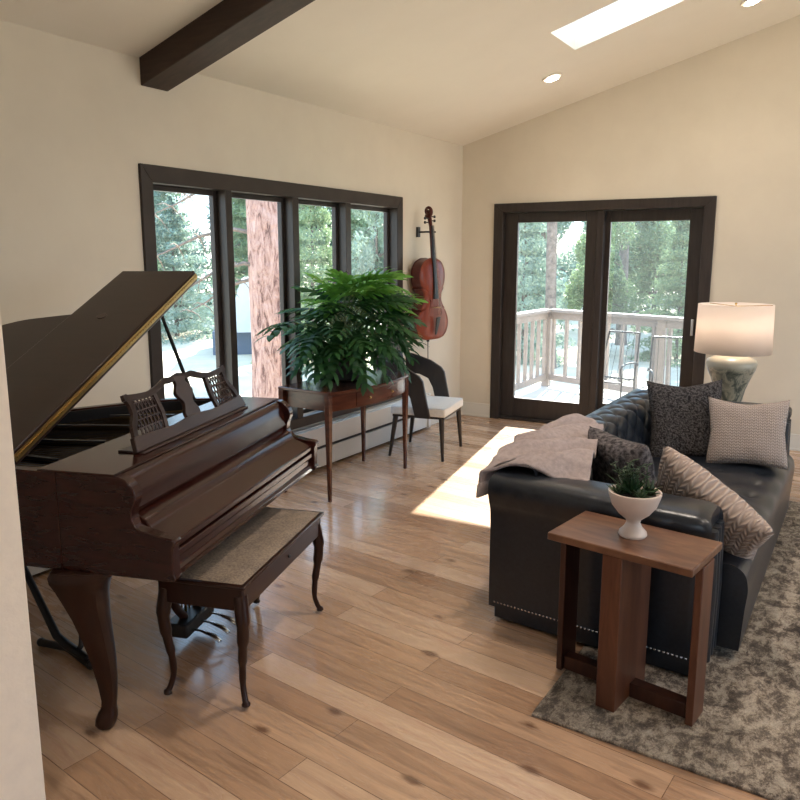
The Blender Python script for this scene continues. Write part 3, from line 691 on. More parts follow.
# ------------------------------------------------------------------ cello on the wall and its hanger
hk = thing('wall_hanger', 'small dark wall hanger holding up the cello scroll', 'hanger', (LX, 5.86, 1.83))
MB().box(.0, .02, -.045, .0, -.045, .045).build('backplate', M['black_metal'], hk, bevel=.003)
b = MB(); b.tube([(.02, -.02, 0), (.06, -.01, 0), (.10, .0, .0)], .008, 8); b.tube([(.095, -.045, .0), (.16, -.045, .0)], .007, 8); b.tube([(.095, .03, .0), (.16, .03, .0)], .007, 8); b.tube([(.095, -.045, 0), (.095, .03, 0)], .008, 8); b.build('arm', M['black_metal'], hk, smooth=True)
ce = thing('cello', 'reddish brown varnished cello hanging on the wall right of the window', 'cello', (-3.438, 5.83, .88))
ce.rotation_euler = (R(1.0), 0, R(-9))
half = [(0, 0), (.10, .003), (.17, .03), (.213, .10), (.215, .17), (.185, .235), (.150, .262), (.165, .268), (.150, .285), (.122, .33), (.116, .37), (.125, .42), (.150, .452), (.138, .462), (.158, .49), (.170, .55), (.160, .62), (.120, .68), (.06, .708), (.03, .715), (0, .715)]
hp = [(q.x, q.y) for q in smooth_pts([(a, c, 0) for a, c in half], 3)]
co = [(-a, c) for a, c in hp] + [(a, c) for a, c in hp[::-1]][1:-1]
yzf = lambda a, z, d: (d, a, z)
MB().prism(co, .012, .112, yzf).build('ribs', M['cello_side'], ce, smooth=True)
def plate_(d0, sg, name, m):
    b = MB(); ks = [1.03, 1.0, .9, .7, .45, .2]; hs = [0, .006, .014, .022, .027, .029]; n = len(co); vs = []
    for k, h in zip([1.03] + ks, [-.006] + hs): vs += [(d0 + sg * h, a * k, .36 + (c - .36) * (k if k < 1 else 1 + (k - 1) * .6)) for a, c in co]
    fs = [(i + j * n, (i + 1) % n + j * n, (i + 1) % n + (j + 1) * n, i + (j + 1) * n) for j in range(len(ks)) for i in range(n)] + [tuple(range(len(ks) * n, (len(ks) + 1) * n)), tuple(range(n))]
    b.add(vs, fs); return b.build(name, m, ce, smooth=True)
plate_(.118, 1, 'belly', M['cello']); plate_(.010, -1, 'back', M['cello_side'])
b = MB(); b.tube([(.125, 0, .69), (.115, 0, .80), (.095, 0, 1.01)], [.022, .018, .014], 10); b.build('neck', M['cello_side'], ce, smooth=True)
b = MB(); b.add([(.150, -.030, .36), (.150, .030, .36), (.115, .016, 1.005), (.115, -.016, 1.005), (.168, -.026, .36), (.168, .026, .36), (.124, .013, 1.005), (.124, -.013, 1.005)], [(0, 1, 2, 3), (4, 7, 6, 5), (0, 4, 5, 1), (1, 5, 6, 2), (2, 6, 7, 3), (3, 7, 4, 0)])
b.build('fingerboard', M['ebony'], ce, bevel=.003)
b = MB(); b.tube([(.100, 0, .99), (.088, 0, 1.06), (.070, 0, 1.11)], [.016, .020, .015], 8)
sp_ = [(.070 + .036 * math.cos(t) * (1 - t / 12) - .0, 0, 1.125 + .038 * math.sin(t) * (1 - t / 12)) for t in [(-2.2 + .35 * k) for k in range(26)]]
b.tube(sp_, [.018 - .0004 * k for k in range(26)], 8)
b.ball((.072, 0, 1.125), (.015, .030, .015)); b.build('scroll', M['cello_side'], ce, smooth=True)
for k, (s, z) in enumerate(((-1, 1.03), (1, 1.045), (-1, 1.065), (1, 1.08))):
    b = MB(); b.tube([(.09, 0, z), (.088, s * .055, z)], .006, 6); b.ball((.088, s * .066, z), (.009, .016, .015), 8); b.build('peg', M['ebony'], ce, smooth=True)
b = MB(); b.prism([(-.042, 0), (-.028, 0), (-.015, .03), (.015, .03), (.028, 0), (.042, 0), (.034, .045), (.0, .062), (-.034, .045)], -.004, .004, lambda a, h, d: (.142 + h, a, .285 + d)); b.build('bridge', M['light_wood'], ce)
b = MB(); b.add([(.150, -.012, .04), (.150, .012, .04), (.182, .028, .20), (.182, -.028, .20), (.158, -.010, .04), (.158, .010, .04), (.192, .026, .20), (.192, -.026, .20)], [(0, 3, 2, 1), (4, 5, 6, 7), (0, 1, 5, 4), (1, 2, 6, 5), (2, 3, 7, 6), (3, 0, 4, 7)]); b.build('tailpiece', M['ebony'], ce, bevel=.002)
for k in range(4):
    y = (-1.5 + k) * .013; b = MB(); b.tube([(.190, y, .195), (.204, y, .285), (.127, y * .55, 1.005)], .0014, 4); b.build('string', M['steel'], ce)
for s in (-1, 1):
    b = MB(); b.tube(smooth_pts([(.1425, s * .075, .36), (.144, s * .062, .345), (.1445, s * .070, .29), (.142, s * .095, .225), (.140, s * .082, .21)], 4), .0042, 6, sq=.5); b.build('f_hole', M['ebony'], ce)
b = MB(); b.tube([(.06, 0, .0), (.06, 0, -.03)], .014, 10); b.tube([(.06, 0, -.02), (.06, 0, -.235)], .004, 8); b.build('endpin', M['ebony'], ce, smooth=True)
# ------------------------------------------------------------------ black leather sofa (back towards the window wall, ends at y 2.83 and 5.2)
sf = thing('leather_sofa', 'black leather tuxedo sofa with tufted back and nailhead trim', 'sofa', (0, 0, .0))
X0, X1, XS, Y0, Y1 = -1.310, -.425, -.33, 2.83, 5.22
def tuft(a, c, amp):                                       # diamond quilting
    s, t = (a + c) * PI, (a - c) * PI
    return amp * (abs(math.sin(s)) * abs(math.sin(t))) ** .35
skew = lambda x: -.05 * (x - X0) / (X1 - X0)
def section(pts, n=5): return smooth_pts([(a, c, 0) for a, c in pts], n)
# back: outer face, roll, tufted inner face
bs = section([(0, .075), (-.004, .30), (-.012, .52), (-.045, .60), (-.050, .665), (-.010, .705), (.08, .722), (.155, .70), (.185, .64), (.205, .55), (.235, .44), (.24, .40)], 8)
NB = len(bs) - 1; acc = [0]
for i in range(NB): acc.append(acc[-1] + (bs[i + 1] - bs[i]).length)
def backs(s, t):
    f = s * NB; i = min(int(f), NB - 1); q = bs[i].lerp(bs[i + 1], f - i); tn = (bs[i + 1] - bs[i]).normalized(); nr = Vector((-tn.y, tn.x))
    L = acc[i] + (acc[i + 1] - acc[i]) * (f - i); y = Y0 + .06 + (Y1 - Y0 - .12) * t
    lo = max(0, min(1, (L - .66) / .06)); amp = .022 * lo * min(1, (acc[-1] - L) / .05)
    d = tuft(L / .16, y / .20, amp) - amp * .6
    return (X0 + q.x + nr.x * d, y, q.y + nr.y * d)
b = MB(); b.grid(backs, 110, 220); b.build('backrest', M['leather'], sf, smooth=True)
# arms
asec = section([(0, .07), (0, .30), (-.002, .50), (-.020, .56), (-.032, .61), (-.020, .655), (.03, .675), (.12, .678), (.19, .668), (.215, .62), (.215, .52), (.215, .38)], 6)
def arm(name, yb, sg, x0, x1):
    b = MB(); n = len(asec)
    def f(s, t):
        i = min(int(t * (n - 1)), n - 2); q = asec[i].lerp(asec[i + 1], t * (n - 1) - i)
        x = x0 + (x1 - x0) * s; e = max(0, (s - .955) / .045)
        wr = .004 * math.sin(s * 60) * max(0, 1 - abs(q.y - .60) / .10)
        return (x + (.018 * max(0, 1 - ((q.y - .62) / .06) ** 2) * (s > .9)) * (1 - e * 0), yb + sg * (q.x + e * e * .015) + (skew(x) if sg > 0 else 0) + wr * .6, q.y - e * e * .018)
    b.grid(f, 48, n - 1)
    vs = [f(1, t / 30) for t in range(31)]; b.add(vs, [tuple(range(31))])
    vs = [f(0, t / 30) for t in range(31)]; b.add(vs, [tuple(range(31))])
    o = b.build(name, M['leather'], sf, smooth=True)
    p = MB(); yy = yb + skew(x1) if sg > 0 else yb
    for k in range(3):                                     # pleats on the front of the arm
        ya = yy + sg * (.03 + k * .062); p.tube([(x1 + .004, ya + sg * .03, .08), (x1 + .006, ya + sg * .03, .35), (x1 + .004, ya + sg * .03, .60)], [.030, .031, .026], 10)
    p.build('arm_front', M['leather'], o, smooth=True)
    return o
arm('arm', Y0, 1, X0 - .01, X1); arm('arm', Y1, -1, X0 - .01, X1 + .045)
# seat cushion with button tufts and a rounded front
ssec = section([(0, .405), (.30, .425), (.55, .43), (.68, .425), (.765, .395), (.79, .33), (.785, .24), (.78, .15), (.775, .06)], 8)
NS = len(ssec) - 1
def seat(s, t):
    f = s * NS; i = min(int(f), NS - 1); q = ssec[i].lerp(ssec[i + 1], f - i); y = Y0 + .185 + (Y1 - Y0 - .37) * t
    x = X0 + .22 + q.x; btn = 0
    for bx in (.22, .44, .66):
        dy = ((y - 2.9) / .24 + (.5 if bx == .44 else 0)) % 1 - .5
        btn += math.exp(-((q.x - bx) ** 2 / .0016 + (dy * .24) ** 2 / .0016)) * (q.y > .38)
    return (x, y, q.y - .022 * btn - .004 * math.sin(y * 23) * (q.y > .38))
b = MB(); b.grid(seat, 60, 130)
for t_ in (0, 1): b.add([seat(s / 60, t_) for s in range(61)] + [(X0 + .3, Y0 + .185 if t_ == 0 else Y1 - .185, .06)], [tuple(range(62))])
b.build('seat', M['leather'], sf, smooth=True)
b = MB(); b.add([(X0 + .012, Y0 + .012, .014), (X1 - .01, Y0 - .035, .014), (X1 - .01, Y1 - .01, .014), (X0 + .012, Y1 - .01, .014), (X0 + .012, Y0 + .012, .10), (X1 - .01, Y0 - .035, .10), (X1 - .01, Y1 - .01, .10), (X0 + .012, Y1 - .01, .10)],
              [(0, 3, 2, 1), (4, 5, 6, 7), (0, 1, 5, 4), (1, 2, 6, 5), (2, 3, 7, 6), (3, 0, 4, 7)])
b.box(X1 - .04, XS - .09, Y0 + .22, Y1 - .22, .03, .12); b.build('base', M['leather'], sf, bevel=.006)
b = MB()
for i in range(52):
    x = X0 + .02 + i * (X1 - X0 - .03) / 51; b.ball((x, Y0 - .002 + skew(x), .095), (.005, .003, .005), 6)
no = b.build('nailhead_trim', M['steel'], sf); no['kind'] = 'stuff'

# ------------------------------------------------------------------ throw over the near corner of the sofa
def throw_f(s, t):
    # s across (window side -> seat side), t along (arm end -> middle of the back)
    xa = -1.385 + .02 * math.sin(t * 9); xr = -.93 - .20 * t
    y = 2.83 + .13 * s * (1 - t) + .98 * t
    if s < .22:                                            # hanging over the outside
        q = s / .22; x = xa + .015 * math.sin(t * 22); z = (.56 + .08 * t) + (.72 - .56 - .08 * t) * q
    else:
        q = (s - .22) / .78; x = xa + (xr - xa) * q; z = .725 + .03 * math.sin(PI * min(1, q * 2.2) * .5) - .03 * q
    fold = .024 * math.sin(20 * t - 9 * s + 2.5 * noise.noise(Vector((s * 3, t * 3, 1)))) * min(1, s * 3)
    n_ = .018 * noise.noise(Vector((s * 5, t * 6, 4)))
    rnd_t = max(0, .10 - t) / .10
    z += fold + n_ * .6 - .045 * rnd_t ** .7 * (s > .1)
    y += -.006 * rnd_t
    return (x, y, z)
b = MB(); b.grid(throw_f, 70, 90)
to = b.build('throw_blanket', M['throw'], smooth=True, solid=.014)
tag(to, 'mauve throw blanket rumpled over the near back corner of the sofa', 'blanket')

# ------------------------------------------------------------------ cushions
def pillow(name, label, m, loc, ux, uy, size=(.46, .46), th=.16, sag=0, seed=0):
    """ux, uy: directions of the width and height of its face"""
    ux = Vector(ux).normalized(); uy = Vector(uy); uy = (uy - ux * uy.dot(ux)).normalized(); uz_ = ux.cross(uy)
    b = MB(); N = 34; rr = random.Random(seed)
    for sg in (-1, 1):
        def f(s, t):
            a, c = 2 * s - 1, 2 * t - 1
            k = (1 - abs(a) ** 2.6) * (1 - abs(c) ** 2.6); h = th / 2 * max(k, 0) ** .42
            pin = 1 - .10 * (1 - abs(c)) ** 1 * abs(a) ** 3; pin2 = 1 - .10 * (1 - abs(a)) * abs(c) ** 3
            h *= 1 + .10 * noise.noise(Vector((a * 2 + seed, c * 2, sg)))
            wr = .004 * noise.noise(Vector((a * 7, c * 7 + seed, sg * 3)))
            return (a * size[0] / 2 * pin, c * size[1] / 2 * pin2 - sag * (1 - a * a) * (c > 0) * c, sg * h + wr * (k > .1))
        b.grid(f, N, N)
    o = b.build(name, m, smooth=True)
    bm = bmesh.new(); bm.from_mesh(o.data); bmesh.ops.remove_doubles(bm, verts=bm.verts, dist=.0005); bmesh.ops.recalc_face_normals(bm, faces=bm.faces); bm.to_mesh(o.data); bm.free()
    for p in o.data.polygons: p.use_smooth = True
    o.matrix_world = Matrix.Translation(loc) @ Matrix((ux, uy, uz_)).transposed().to_4x4()
    return tag(o, label, 'cushion')
pillow('throw_pillow', 'large shaggy charcoal cushion leaning at the far end of the sofa', M['shag'], (-.885, 4.66, .625), (1, .35, .06), (.02, .34, 1), (.44, .50), .17, .02, 1)
pillow('throw_pillow', 'beige finely knitted cushion at the far right end of the sofa', M['knit_b'], (-.53, 4.58, .612), (1, .12, .04), (-.02, .38, 1), (.43, .40), .17, .02, 2)
pillow('throw_pillow', 'grey flecked cushion behind the succulent, beside the throw', M['flecked'], (-.92, 3.43, .59), (.75, -.55, .0), (-.20, -.15, 1), (.42, .40), .17, .01, 3)
pillow('throw_pillow', 'beige cable knit cushion slumped over the near arm of the sofa', M['knit_a'], (-.50, 3.20, .555), (.86, -.22, -.50), (.10, -.50, .62), (.53, .42), .17, .0, 4)

# ------------------------------------------------------------------ walnut side table before the sofa arm
sd_ = thing('side_table', 'small walnut side table with a slab post beside the sofa arm', 'side table', (-.635, 2.57, .012), R(-7.5))
b = MB(); b.box(-.262, .258, -.155, .155, .578, .606); b.build('tabletop', M['stool'], sd_, bevel=.004)
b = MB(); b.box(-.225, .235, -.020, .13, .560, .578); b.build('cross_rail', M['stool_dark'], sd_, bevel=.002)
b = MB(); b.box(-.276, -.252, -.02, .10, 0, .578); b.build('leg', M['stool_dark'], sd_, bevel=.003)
b = MB(); b.box(.236, .262, -.055, .06, 0, .578); b.build('leg', M['stool_underlit'], sd_, bevel=.003)
b = MB(); b.box(-.050, .022, -.150, .13, 0, .578); b.build('post', M['stool_underlit'], sd_, bevel=.003)
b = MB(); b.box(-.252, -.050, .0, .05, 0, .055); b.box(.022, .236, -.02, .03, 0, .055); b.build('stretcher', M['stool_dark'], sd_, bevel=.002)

# ------------------------------------------------------------------ succulent in a footed white bowl
bw = thing('footed_bowl', 'white footed ceramic bowl planted with green succulents on the side table', 'planter', (-.645, 2.585, .618))
MB().lathe([(.046, 0), (.050, .006), (.048, .016), (.032, .034), (.024, .050), (.027, .062), (.055, .085), (.078, .115), (.088, .145), (.092, .158), (.092, .166), (.085, .167), (.080, .155), (.06, .145), (.01, .140)], 40).build('bowl', M['white_bowl'], bw, smooth=True)
MB().lathe([(.001, .141), (.078, .146), (.076, .152), (.001, .156)], 20).build('gravel', M['soil'], bw, smooth=True)
rnd = random.Random(5)
def rosette(name, c, n, ln, m, up=.6, wd=.010):
    b = MB()
    for i in range(n):
        az = i * 2.4 + rnd.uniform(-.3, .3); el = R(15 + 65 * (i / n)) * up + R(12); l = ln * rnd.uniform(.7, 1.1)
        d = Vector((math.cos(az) * math.cos(el), math.sin(az) * math.cos(el), math.sin(el))); cc = Vector(c)
        b.tube([cc, cc + d * l * .45 + Vector((0, 0, -.002)), cc + d * l + Vector((0, 0, -.10 * l))], [wd * .6, wd, .001], 6, sq=.45)
    b.build(name, m, bw, smooth=True)
rosette('succulent', (.0, -.02, .155), 26, .095, M['leaf'], .9, .007)
rosette('succulent', (-.035, .02, .155), 20, .10, M['succ'], 1.1, .006)
rosette('succulent', (.045, .015, .155), 22, .060, M['succ'], .9, .009)
rosette('succulent', (.03, -.045, .155), 18, .045, M['succ'], .8, .009)
rosette('succulent', (-.05, -.03, .155), 18, .055, M['succ'], .8, .007)
b = MB()
for i in range(11):
    az = rnd.uniform(0, 6.28); r = rnd.uniform(.0, .05); c = Vector((math.cos(az) * r - .01, math.sin(az) * r, .155)); tp = c + Vector((rnd.uniform(-.05, .05), rnd.uniform(-.04, .04), rnd.uniform(.07, .12)))
    b.tube([c, c.lerp(tp, .5) + Vector((.006, 0, 0)), tp], .0018, 5)
    for k in range(9):
        q = c.lerp(tp, .3 + .7 * k / 8); d = Vector((math.cos(k * 2.4), math.sin(k * 2.4), .5)).normalized(); b.tube([q, q + d * .012, q + d * .022], [.002, .0055, .001], 5, sq=.5)
b.build('trailing_stems', M['succ'], bw)

# ------------------------------------------------------------------ lamp table and lamp behind the far end of the sofa
et = thing('end_table', 'dark end table behind the sofa carrying the stoneware lamp', 'end table', (-.775, 5.56, 0))
def rrect(hx, hy, r, n=6):
    return [(cx_ + r * math.cos(a0 + PI / 2 * k / n), cy_ + r * math.sin(a0 + PI / 2 * k / n)) for cx_, cy_, a0 in ((hx - r, hy - r, 0), (-hx + r, hy - r, PI / 2), (-hx + r, -hy + r, PI), (hx - r, -hy + r, 1.5 * PI)) for k in range(n + 1)]
MB().prism(rrect(.385, .235, .06), .50, .575, xyd).build('tabletop', M['frame'], et, bevel=.02)
for (x, y) in ((-.32, -.17), (.30, -.17), (-.32, .17), (.30, .17)):
    MB().box(x - .02, x + .02, y - .02, y + .02, 0, .505).build('leg', M['frame'], et, bevel=.002)
lm = thing('table_lamp', 'lit table lamp with pale drum shade and mottled stoneware base', 'lamp', (-.765, 5.46, .575))
MB().lathe([(.070, 0), (.080, .01), (.085, .06), (.100, .14), (.130, .22), (.157, .285), (.165, .315), (.155, .340), (.110, .362), (.066, .370), (.068, .378), (.01, .380)], 40).build('base', M['vase'], lm, smooth=True)
MB().lathe([(.055, .378), (.062, .382), (.06, .388), (.02, .39), (.012, .40), (.010, .48), (.001, .49)], 20).build('neck', M['black_metal'], lm, smooth=True)
b = MB(); n = 48
b.lathe([(.244, .392), (.236, .718)], n); b.f = b.f[:-2]; sh = b.build('lamp_shade', M['shade'], lm, smooth=True, solid=.003)
b = MB()
for k in range(3):
    a = 2 * PI * k / 3 + .4; b.tube([(0, 0, .705), (.236 * math.cos(a), .236 * math.sin(a), .712)], .0025, 6)
b.tube([(0, 0, .48), (0, 0, .722)], .003, 6); b.ball((0, 0, .722), .008, 10); b.build('harp', M['brass'], lm)
b = MB(); b.ball((0, 0, .55), (.032, .032, .045), 16); b.build('bulb', M['bulb'], lm, smooth=True)
l = bpy.data.lights.new('lamp_light', 'POINT'); l.energy = 3.0; l.color = (1, .82, .68); l.shadow_soft_size = .05
lo = bpy.data.objects.new('lamp_light', l); C.objects.link(lo); lo.location = (-.765, 5.46, 1.20)

# ------------------------------------------------------------------ outside: ground, deck, railing, trees
b = MB(); GZ = -.62
def gf(s, t):
    x = -70 + 110 * s; y = -30 + 120 * t
    d = max(0, math.hypot(x + 2, y - 3) - 13); return (x, y, GZ + .05 * noise.noise(Vector((x * .3, y * .3, 0))) + .02 * d + .0007 * d * d)
b.grid(gf, 90, 100); gr = b.build('ground', M['ground'], smooth=True); struct(gr)
dk_ = MB()
dk_.add([(-3.66, 6.86, -.14), (3.6, 7.35, -.14), (3.6, 7.5, -.14), (3.0, 7.8, -.14), (-3.66, 9.46, -.14), (-3.66, 6.86, -.10), (3.6, 7.35, -.10), (3.6, 7.5, -.10), (3.0, 7.8, -.10), (-3.66, 9.46, -.10)],
        [(0, 1, 2, 3, 4), (5, 6, 7, 8, 9), (0, 5, 6, 1), (1, 6, 7, 2), (2, 7, 8, 3), (3, 8, 9, 4), (4, 9, 5, 0)])
do = dk_.build('deck', M['deck']); struct(do)
A, Cn, Bn = Vector((-3.62, 6.90, 0)), Vector((-3.60, 9.38, 0)), Vector((.6, 7.95, 0))
dj = MB(); dj.tube([(-3.6, 6.95, -.24), (-3.6, 9.35, -.24)], .05, 4)
for (x, y) in ((-3.55, 9.25), (-1.6, 8.55), (.5, 7.9), (-3.55, 7.1)): dj.box(x - .06, x + .06, y - .06, y + .06, -.8, -.14)
struct(dj.build('deck_posts', M['rail']))
rl = thing('deck_railing', 'pale painted wooden railing around the deck outside the sliding door', 'railing', (-3.6, 9.38, -.10))
def rail_run(P_, Q_, post_at_end, n):
    d = (Q_ - P_); L = d.length; ang = math.atan2(d.y, d.x); mx = Matrix.Translation(P_ - Vector((-3.6, 9.38, 0))) @ Matrix.Rotation(ang, 4, 'Z')
    MB().box(-.07, L + .07, -.07, .07, 1.00, 1.04, mx).build('top_rail', M['rail'], rl, bevel=.004)
    MB().box(0, L, -.018, .018, .91, 1.00, mx).build('top_stringer', M['rail'], rl)
    MB().box(0, L, -.018, .018, .09, .17, mx).build('bottom_stringer', M['rail'], rl)
    for k in range(n):
        x = L * (k + .5) / n; MB().box(x - .018, x + .018, -.02, .02, .09, .95, mx).build('baluster', M['rail'], rl)
rail_run(A, Cn, True, 12); rail_run(Cn, Bn, True, 21)
for p in (A + Vector((0, .05, 0)), Cn, Cn.lerp(Bn, .38), Bn):
    q = p - Vector((-3.6, 9.38, 0)); MB().box(q.x - .05, q.x + .05, q.y - .05, q.y + .05, 0, 1.0).build('post', M['rail'], rl, bevel=.003)
# metal patio chairs on the deck
def patio_chair(x, y, rz, label):
    t = thing('patio_chair', label, 'patio chair', (x, y, -.10), rz); t.scale = (.9, .9, .9)
    b = MB()
    for s in (-1, 1):
        b.tube(smooth_pts([(s * .25, .24, 0), (s * .25, .20, .40), (s * .25, .22, .62), (s * .25, -.12, .64), (s * .25, -.22, .60)], 5), .011, 8)
        b.tube(smooth_pts([(s * .23, -.26, 0), (s * .23, -.18, .40), (s * .22, -.26, .70), (s * .20, -.34, .98)], 5), .011, 8)
    b.tube([(-.20, -.34, .98), (.20, -.34, .98)], .011, 8); b.tube([(-.23, -.18, .42), (.23, -.18, .42)], .010, 8); b.tube([(-.25, .20, .42), (.25, .20, .42)], .010, 8); b.build('frame', M['black_metal'], t, smooth=True)
    b = MB()
    for k in range(5): xx = -.16 + .08 * k; b.tube([(xx, -.18, .43), (xx * .9, -.26, .70), (xx * .85, -.34, .97)], .0028, 5)
    b.build('back_slats', M['black_metal'], t)
    b = MB()
    for k in range(10): xx = -.22 + .049 * k; b.tube([(xx, -.18, .425), (xx, .20, .425)], .006, 5)
    b.build('seat', M['black_metal'], t)
patio_chair(-2.35, 8.05, R(170), 'black metal patio chair on the deck, left one behind the sliding pane')
patio_chair(-1.62, 7.75, R(200), 'black metal patio chair on the deck, right one behind the sliding pane')

def at_az(px, dist):
    """a point on the ground seen at azimuth of picture column px"""
    a = math.atan((px - 400) / 750.0) - R(32.3); return math.sin(a) * dist, math.cos(a) * dist
# pale roofed shed far behind the pine
sh_ = thing('shed', 'low blue grey shed with pale roof just left of the big pine trunk', 'shed', (*at_az(238, 18.2), GZ), R(42))
MB().box(-.6, 1.1, -.8, .8, 0, .55).build('wall', M['shed_wall'], sh_)
MB().prism([(-.3, .55), (1.3, .55), (1.1, 1.75), (.1, 1.75)], -1.0, 1.0, xz).build('roof', M['shed_roof'], sh_)

# trees
def foliage_mesh(name, m, kind, n, seed, leaf=.11):
    rr = random.Random(seed); V = []; F = []
    for i in range(n):
        if kind == 'cone':
            t = rr.random() ** 1.4; lay = math.floor(t * 11) / 11; r = (1 - t) ** .8 * (.55 + .45 * ((t * 11) % 1 < .6)) ; a = rr.uniform(0, 2 * PI)
            q = r * (.45 + .55 * rr.random() ** .5) * (1 + .25 * math.sin(a * 5 + lay * 9)); c = Vector((q * math.cos(a), q * math.sin(a), .03 + .97 * t - .05 * q))
        else:
            k = rr.randrange(16); r2 = random.Random(seed * 50 + k); a = r2.uniform(0, 6.28); q = r2.uniform(.1, .72); h = r2.uniform(.14, .86); R0 = r2.uniform(.20, .34)
            d = Vector((rr.gauss(0, 1), rr.gauss(0, 1), rr.gauss(0, 1))).normalized() * R0 * rr.random() ** .33
            c = Vector((q * math.cos(a), q * math.sin(a), h)) + Vector((d.x, d.y, d.z * .45))
        c = Vector((c.x * 1.0, c.y * 1.0, c.z))
        d1 = Vector((rr.gauss(0, 1), rr.gauss(0, 1), rr.gauss(0, .6))).normalized(); d1.z *= .4; d2 = d1.cross(Vector((rr.gauss(0, 1), rr.gauss(0, 1), rr.gauss(0, 1)))).normalized()
        d2.z *= .4; s = leaf * rr.uniform(.5, 1.2); o = len(V)
        V += [c - d1 * s * .9, c + d2 * s * .28, c + d1 * s, c - d2 * s * .28]; F.append((o, o + 1, o + 2, o + 3))
    me = bpy.data.meshes.new(name); me.from_pydata([(v.x, v.y, v.z) for v in V], [], F); me.materials.append(m); return me
FM = {('cone', k): foliage_mesh('foliage', M[k], 'cone', 20000, 3 + i, .05) for i, k in enumerate(('fol1', 'fol2', 'fol3'))}
FM.update({('bush', k): foliage_mesh('foliage', M[k], 'bush', 16000, 13 + i, .05) for i, k in enumerate(('fol1', 'fol2', 'fol3'))})
def trunk_mesh():
    b = MB(); b.tube([(0, 0, 0), (.01, 0, .3), (0, .01, .6), (0, 0, .93)], [.045, .034, .024, .006], 8)
    rr = random.Random(2)
    for k in range(16):
        z = .12 + .05 * k; a = k * 2.4; l = .55 * (1 - z * .7); b.tube([(0, 0, z), (l * .5 * math.cos(a), l * .5 * math.sin(a), z + .02), (l * math.cos(a), l * math.sin(a), z + .0)], [.010, .006, .002], 5)
    me = bpy.data.meshes.new('trunk'); me.from_pydata(b.v, [], b.f); me.materials.append(M['bark2']); return me
TM = trunk_mesh()
names = {'cone': 'conifer', 'bush': 'bushy_tree'}
tones = {'fol1': 'green', 'fol2': 'pale blue-green', 'fol3': 'dark green'}
def gz(x, y): d = max(0, math.hypot(x + 2, y - 3) - 13); return GZ + .02 * d + .0007 * d * d - .03
def tree(x, y, r, h, kind, fol, label, group=None, rz=0):
    t = thing(names[kind], label, 'tree', (x, y, gz(x, y)), rz, group)
    o = bpy.data.objects.new('foliage', FM[(kind, fol)]); C.objects.link(o); o.parent = t; o.scale = (r, r, h); o['kind'] = 'stuff'
    k = bpy.data.objects.new('trunk', TM); C.objects.link(k); k.parent = t; k.scale = (r, r, h)
    return t
GL, GD = 'trees beyond the left-hand window', 'trees beyond the sliding door'
rt_ = random.Random(21)
ranks = ['leftmost', 'second from left', 'third from left', 'fourth from left', 'fifth from left', 'sixth from left', 'seventh from left', 'eighth from left', 'ninth from left', 'tenth from left']
def row(g, where, px0, px1, dist, r, h, kinds, which):
    """a loose row of trees; each one tells its place in the row"""
    n = max(2, int((px1 - px0) / 750 * dist / (2.3 * r)) + 1)
    for i in range(n):
        x, y = at_az(px0 + (px1 - px0) * (i + .5) / n + rt_.uniform(-4, 4), dist + rt_.uniform(-.8, .8)); kind, fol = kinds[i % len(kinds)]
        tree(x, y, r * rt_.uniform(.85, 1.05), h * rt_.uniform(.85, 1.12), kind, fol, '%s %s, %s in the %s row beyond the %s' % (tones[fol], 'conifer' if kind == 'cone' else 'bushy tree', ranks[i], which, where), g, rt_.uniform(0, 6))
wl, wd = 'left-hand window', 'sliding door'
row(GL, wl, 100, 195, 20.5, 1.5, 3.8, [('bush', 'fol1'), ('cone', 'fol2')], 'nearest')
row(GL, wl, 285, 410, 16, 1.2, 4.8, [('cone', 'fol1'), ('bush', 'fol2')], 'nearest right-hand')
row(GL, wl, 100, 410, 26, 2.2, 7.0, [('bush', 'fol2'), ('cone', 'fol1'), ('bush', 'fol1')], 'middle')
row(GL, wl, 90, 420, 31, 2.6, 8.2, [('cone', 'fol3'), ('bush', 'fol2'), ('cone', 'fol3')], 'fourth')
row(GL, wl, 255, 430, 40, 3.0, 8.0, [('bush', 'fol3'), ('bush', 'fol2')], 'farthest')
row(GD, wd, 490, 720, 17, 1.05, 4.0, [('cone', 'fol2'), ('bush', 'fol1'), ('cone', 'fol1')], 'nearest')
row(GD, wd, 480, 720, 21.5, 1.6, 5.2, [('bush', 'fol2'), ('bush', 'fol1'), ('cone', 'fol2')], 'middle')
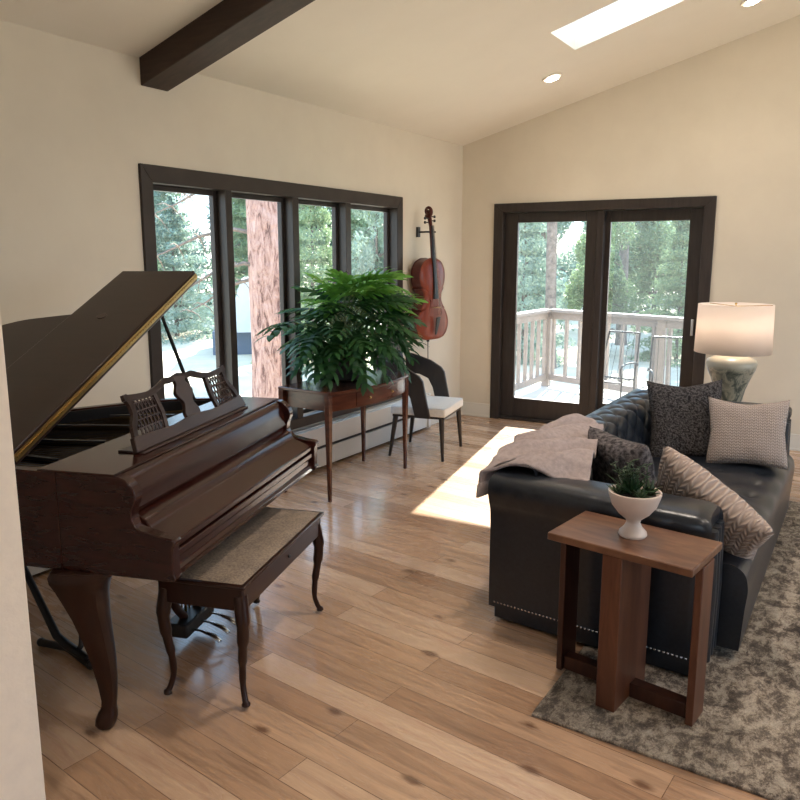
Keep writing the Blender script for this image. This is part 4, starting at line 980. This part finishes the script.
row(GD, wd, 480, 730, 27, 1.9, 6.0, [('bush', 'fol3'), ('bush', 'fol2')], 'fourth')
row(GD, wd, 470, 735, 34, 2.6, 8.0, [('bush', 'fol3'), ('bush', 'fol2')], 'farthest')
# the big pine trunk right outside the window, and a slimmer one past the deck corner
def pine(x, y, rad, h, label, m, br):
    t = thing('pine_tree', label, 'tree', (x, y, GZ - .02))
    b = MB(); n = 40; m_ = 60; vs = []
    for j in range(m_ + 1):
        z = h * j / m_
        for k in range(n):
            a = 2 * PI * k / n; r = rad * (1.15 - .25 * z / h + .35 * math.exp(-z * 3)) * (1 + .05 * noise.noise(Vector((math.cos(a) * 4, math.sin(a) * 4, z * 1.2)))); vs.append((r * math.cos(a) - .05 * z / 3, r * math.sin(a), z))
    b.add(vs, [(j * n + k, j * n + (k + 1) % n, (j + 1) * n + (k + 1) % n, (j + 1) * n + k) for j in range(m_) for k in range(n)]); b.build('trunk', m, t, smooth=True)
    for (z, az, l) in br:
        b = MB(); d = Vector((math.cos(az), math.sin(az), 0)); P_ = [d * l * q + Vector((0, 0, z + .10 * math.sin(q * 5) - .25 * q * q)) for q in (0, .25, .5, .75, 1)]
        b.tube(P_, [.035, .028, .02, .012, .004], 6)
        for q in (.35, .5, .65, .8, .95):
            c = d * l * q + Vector((0, 0, z + .10 * math.sin(q * 5) - .25 * q * q))
            for s in (-1, 1): e = Vector((-d.y * s, d.x * s, -.3 + .3 * s)) * .45 * l * .5; b.tube([c, c + e * .5 + Vector((0, 0, .03)), c + e], [.010, .006, .002], 5)
        b.build('branch', M['bark2'], t)
pine(-6.19, 6.86, .228, 7.5, 'big pine trunk with pinkish bark right outside the left-hand window', M['bark'], ((2.5, R(215), 1.7), (3.1, R(200), 1.6), (2.1, R(235), 1.3), (1.9, R(195), 1.2)))
x, y = at_az(553, 15.3); pine(x, y, .10, 6, 'slim grey trunk standing behind the deck railing corner', M['bark2'], ((4.0, R(200), 1.5),))
x, y = at_az(625, 19.3); pine(x, y, .11, 6, 'slim grey trunk seen through the sliding pane', M['bark2'], ((4.2, R(20), 1.5),))
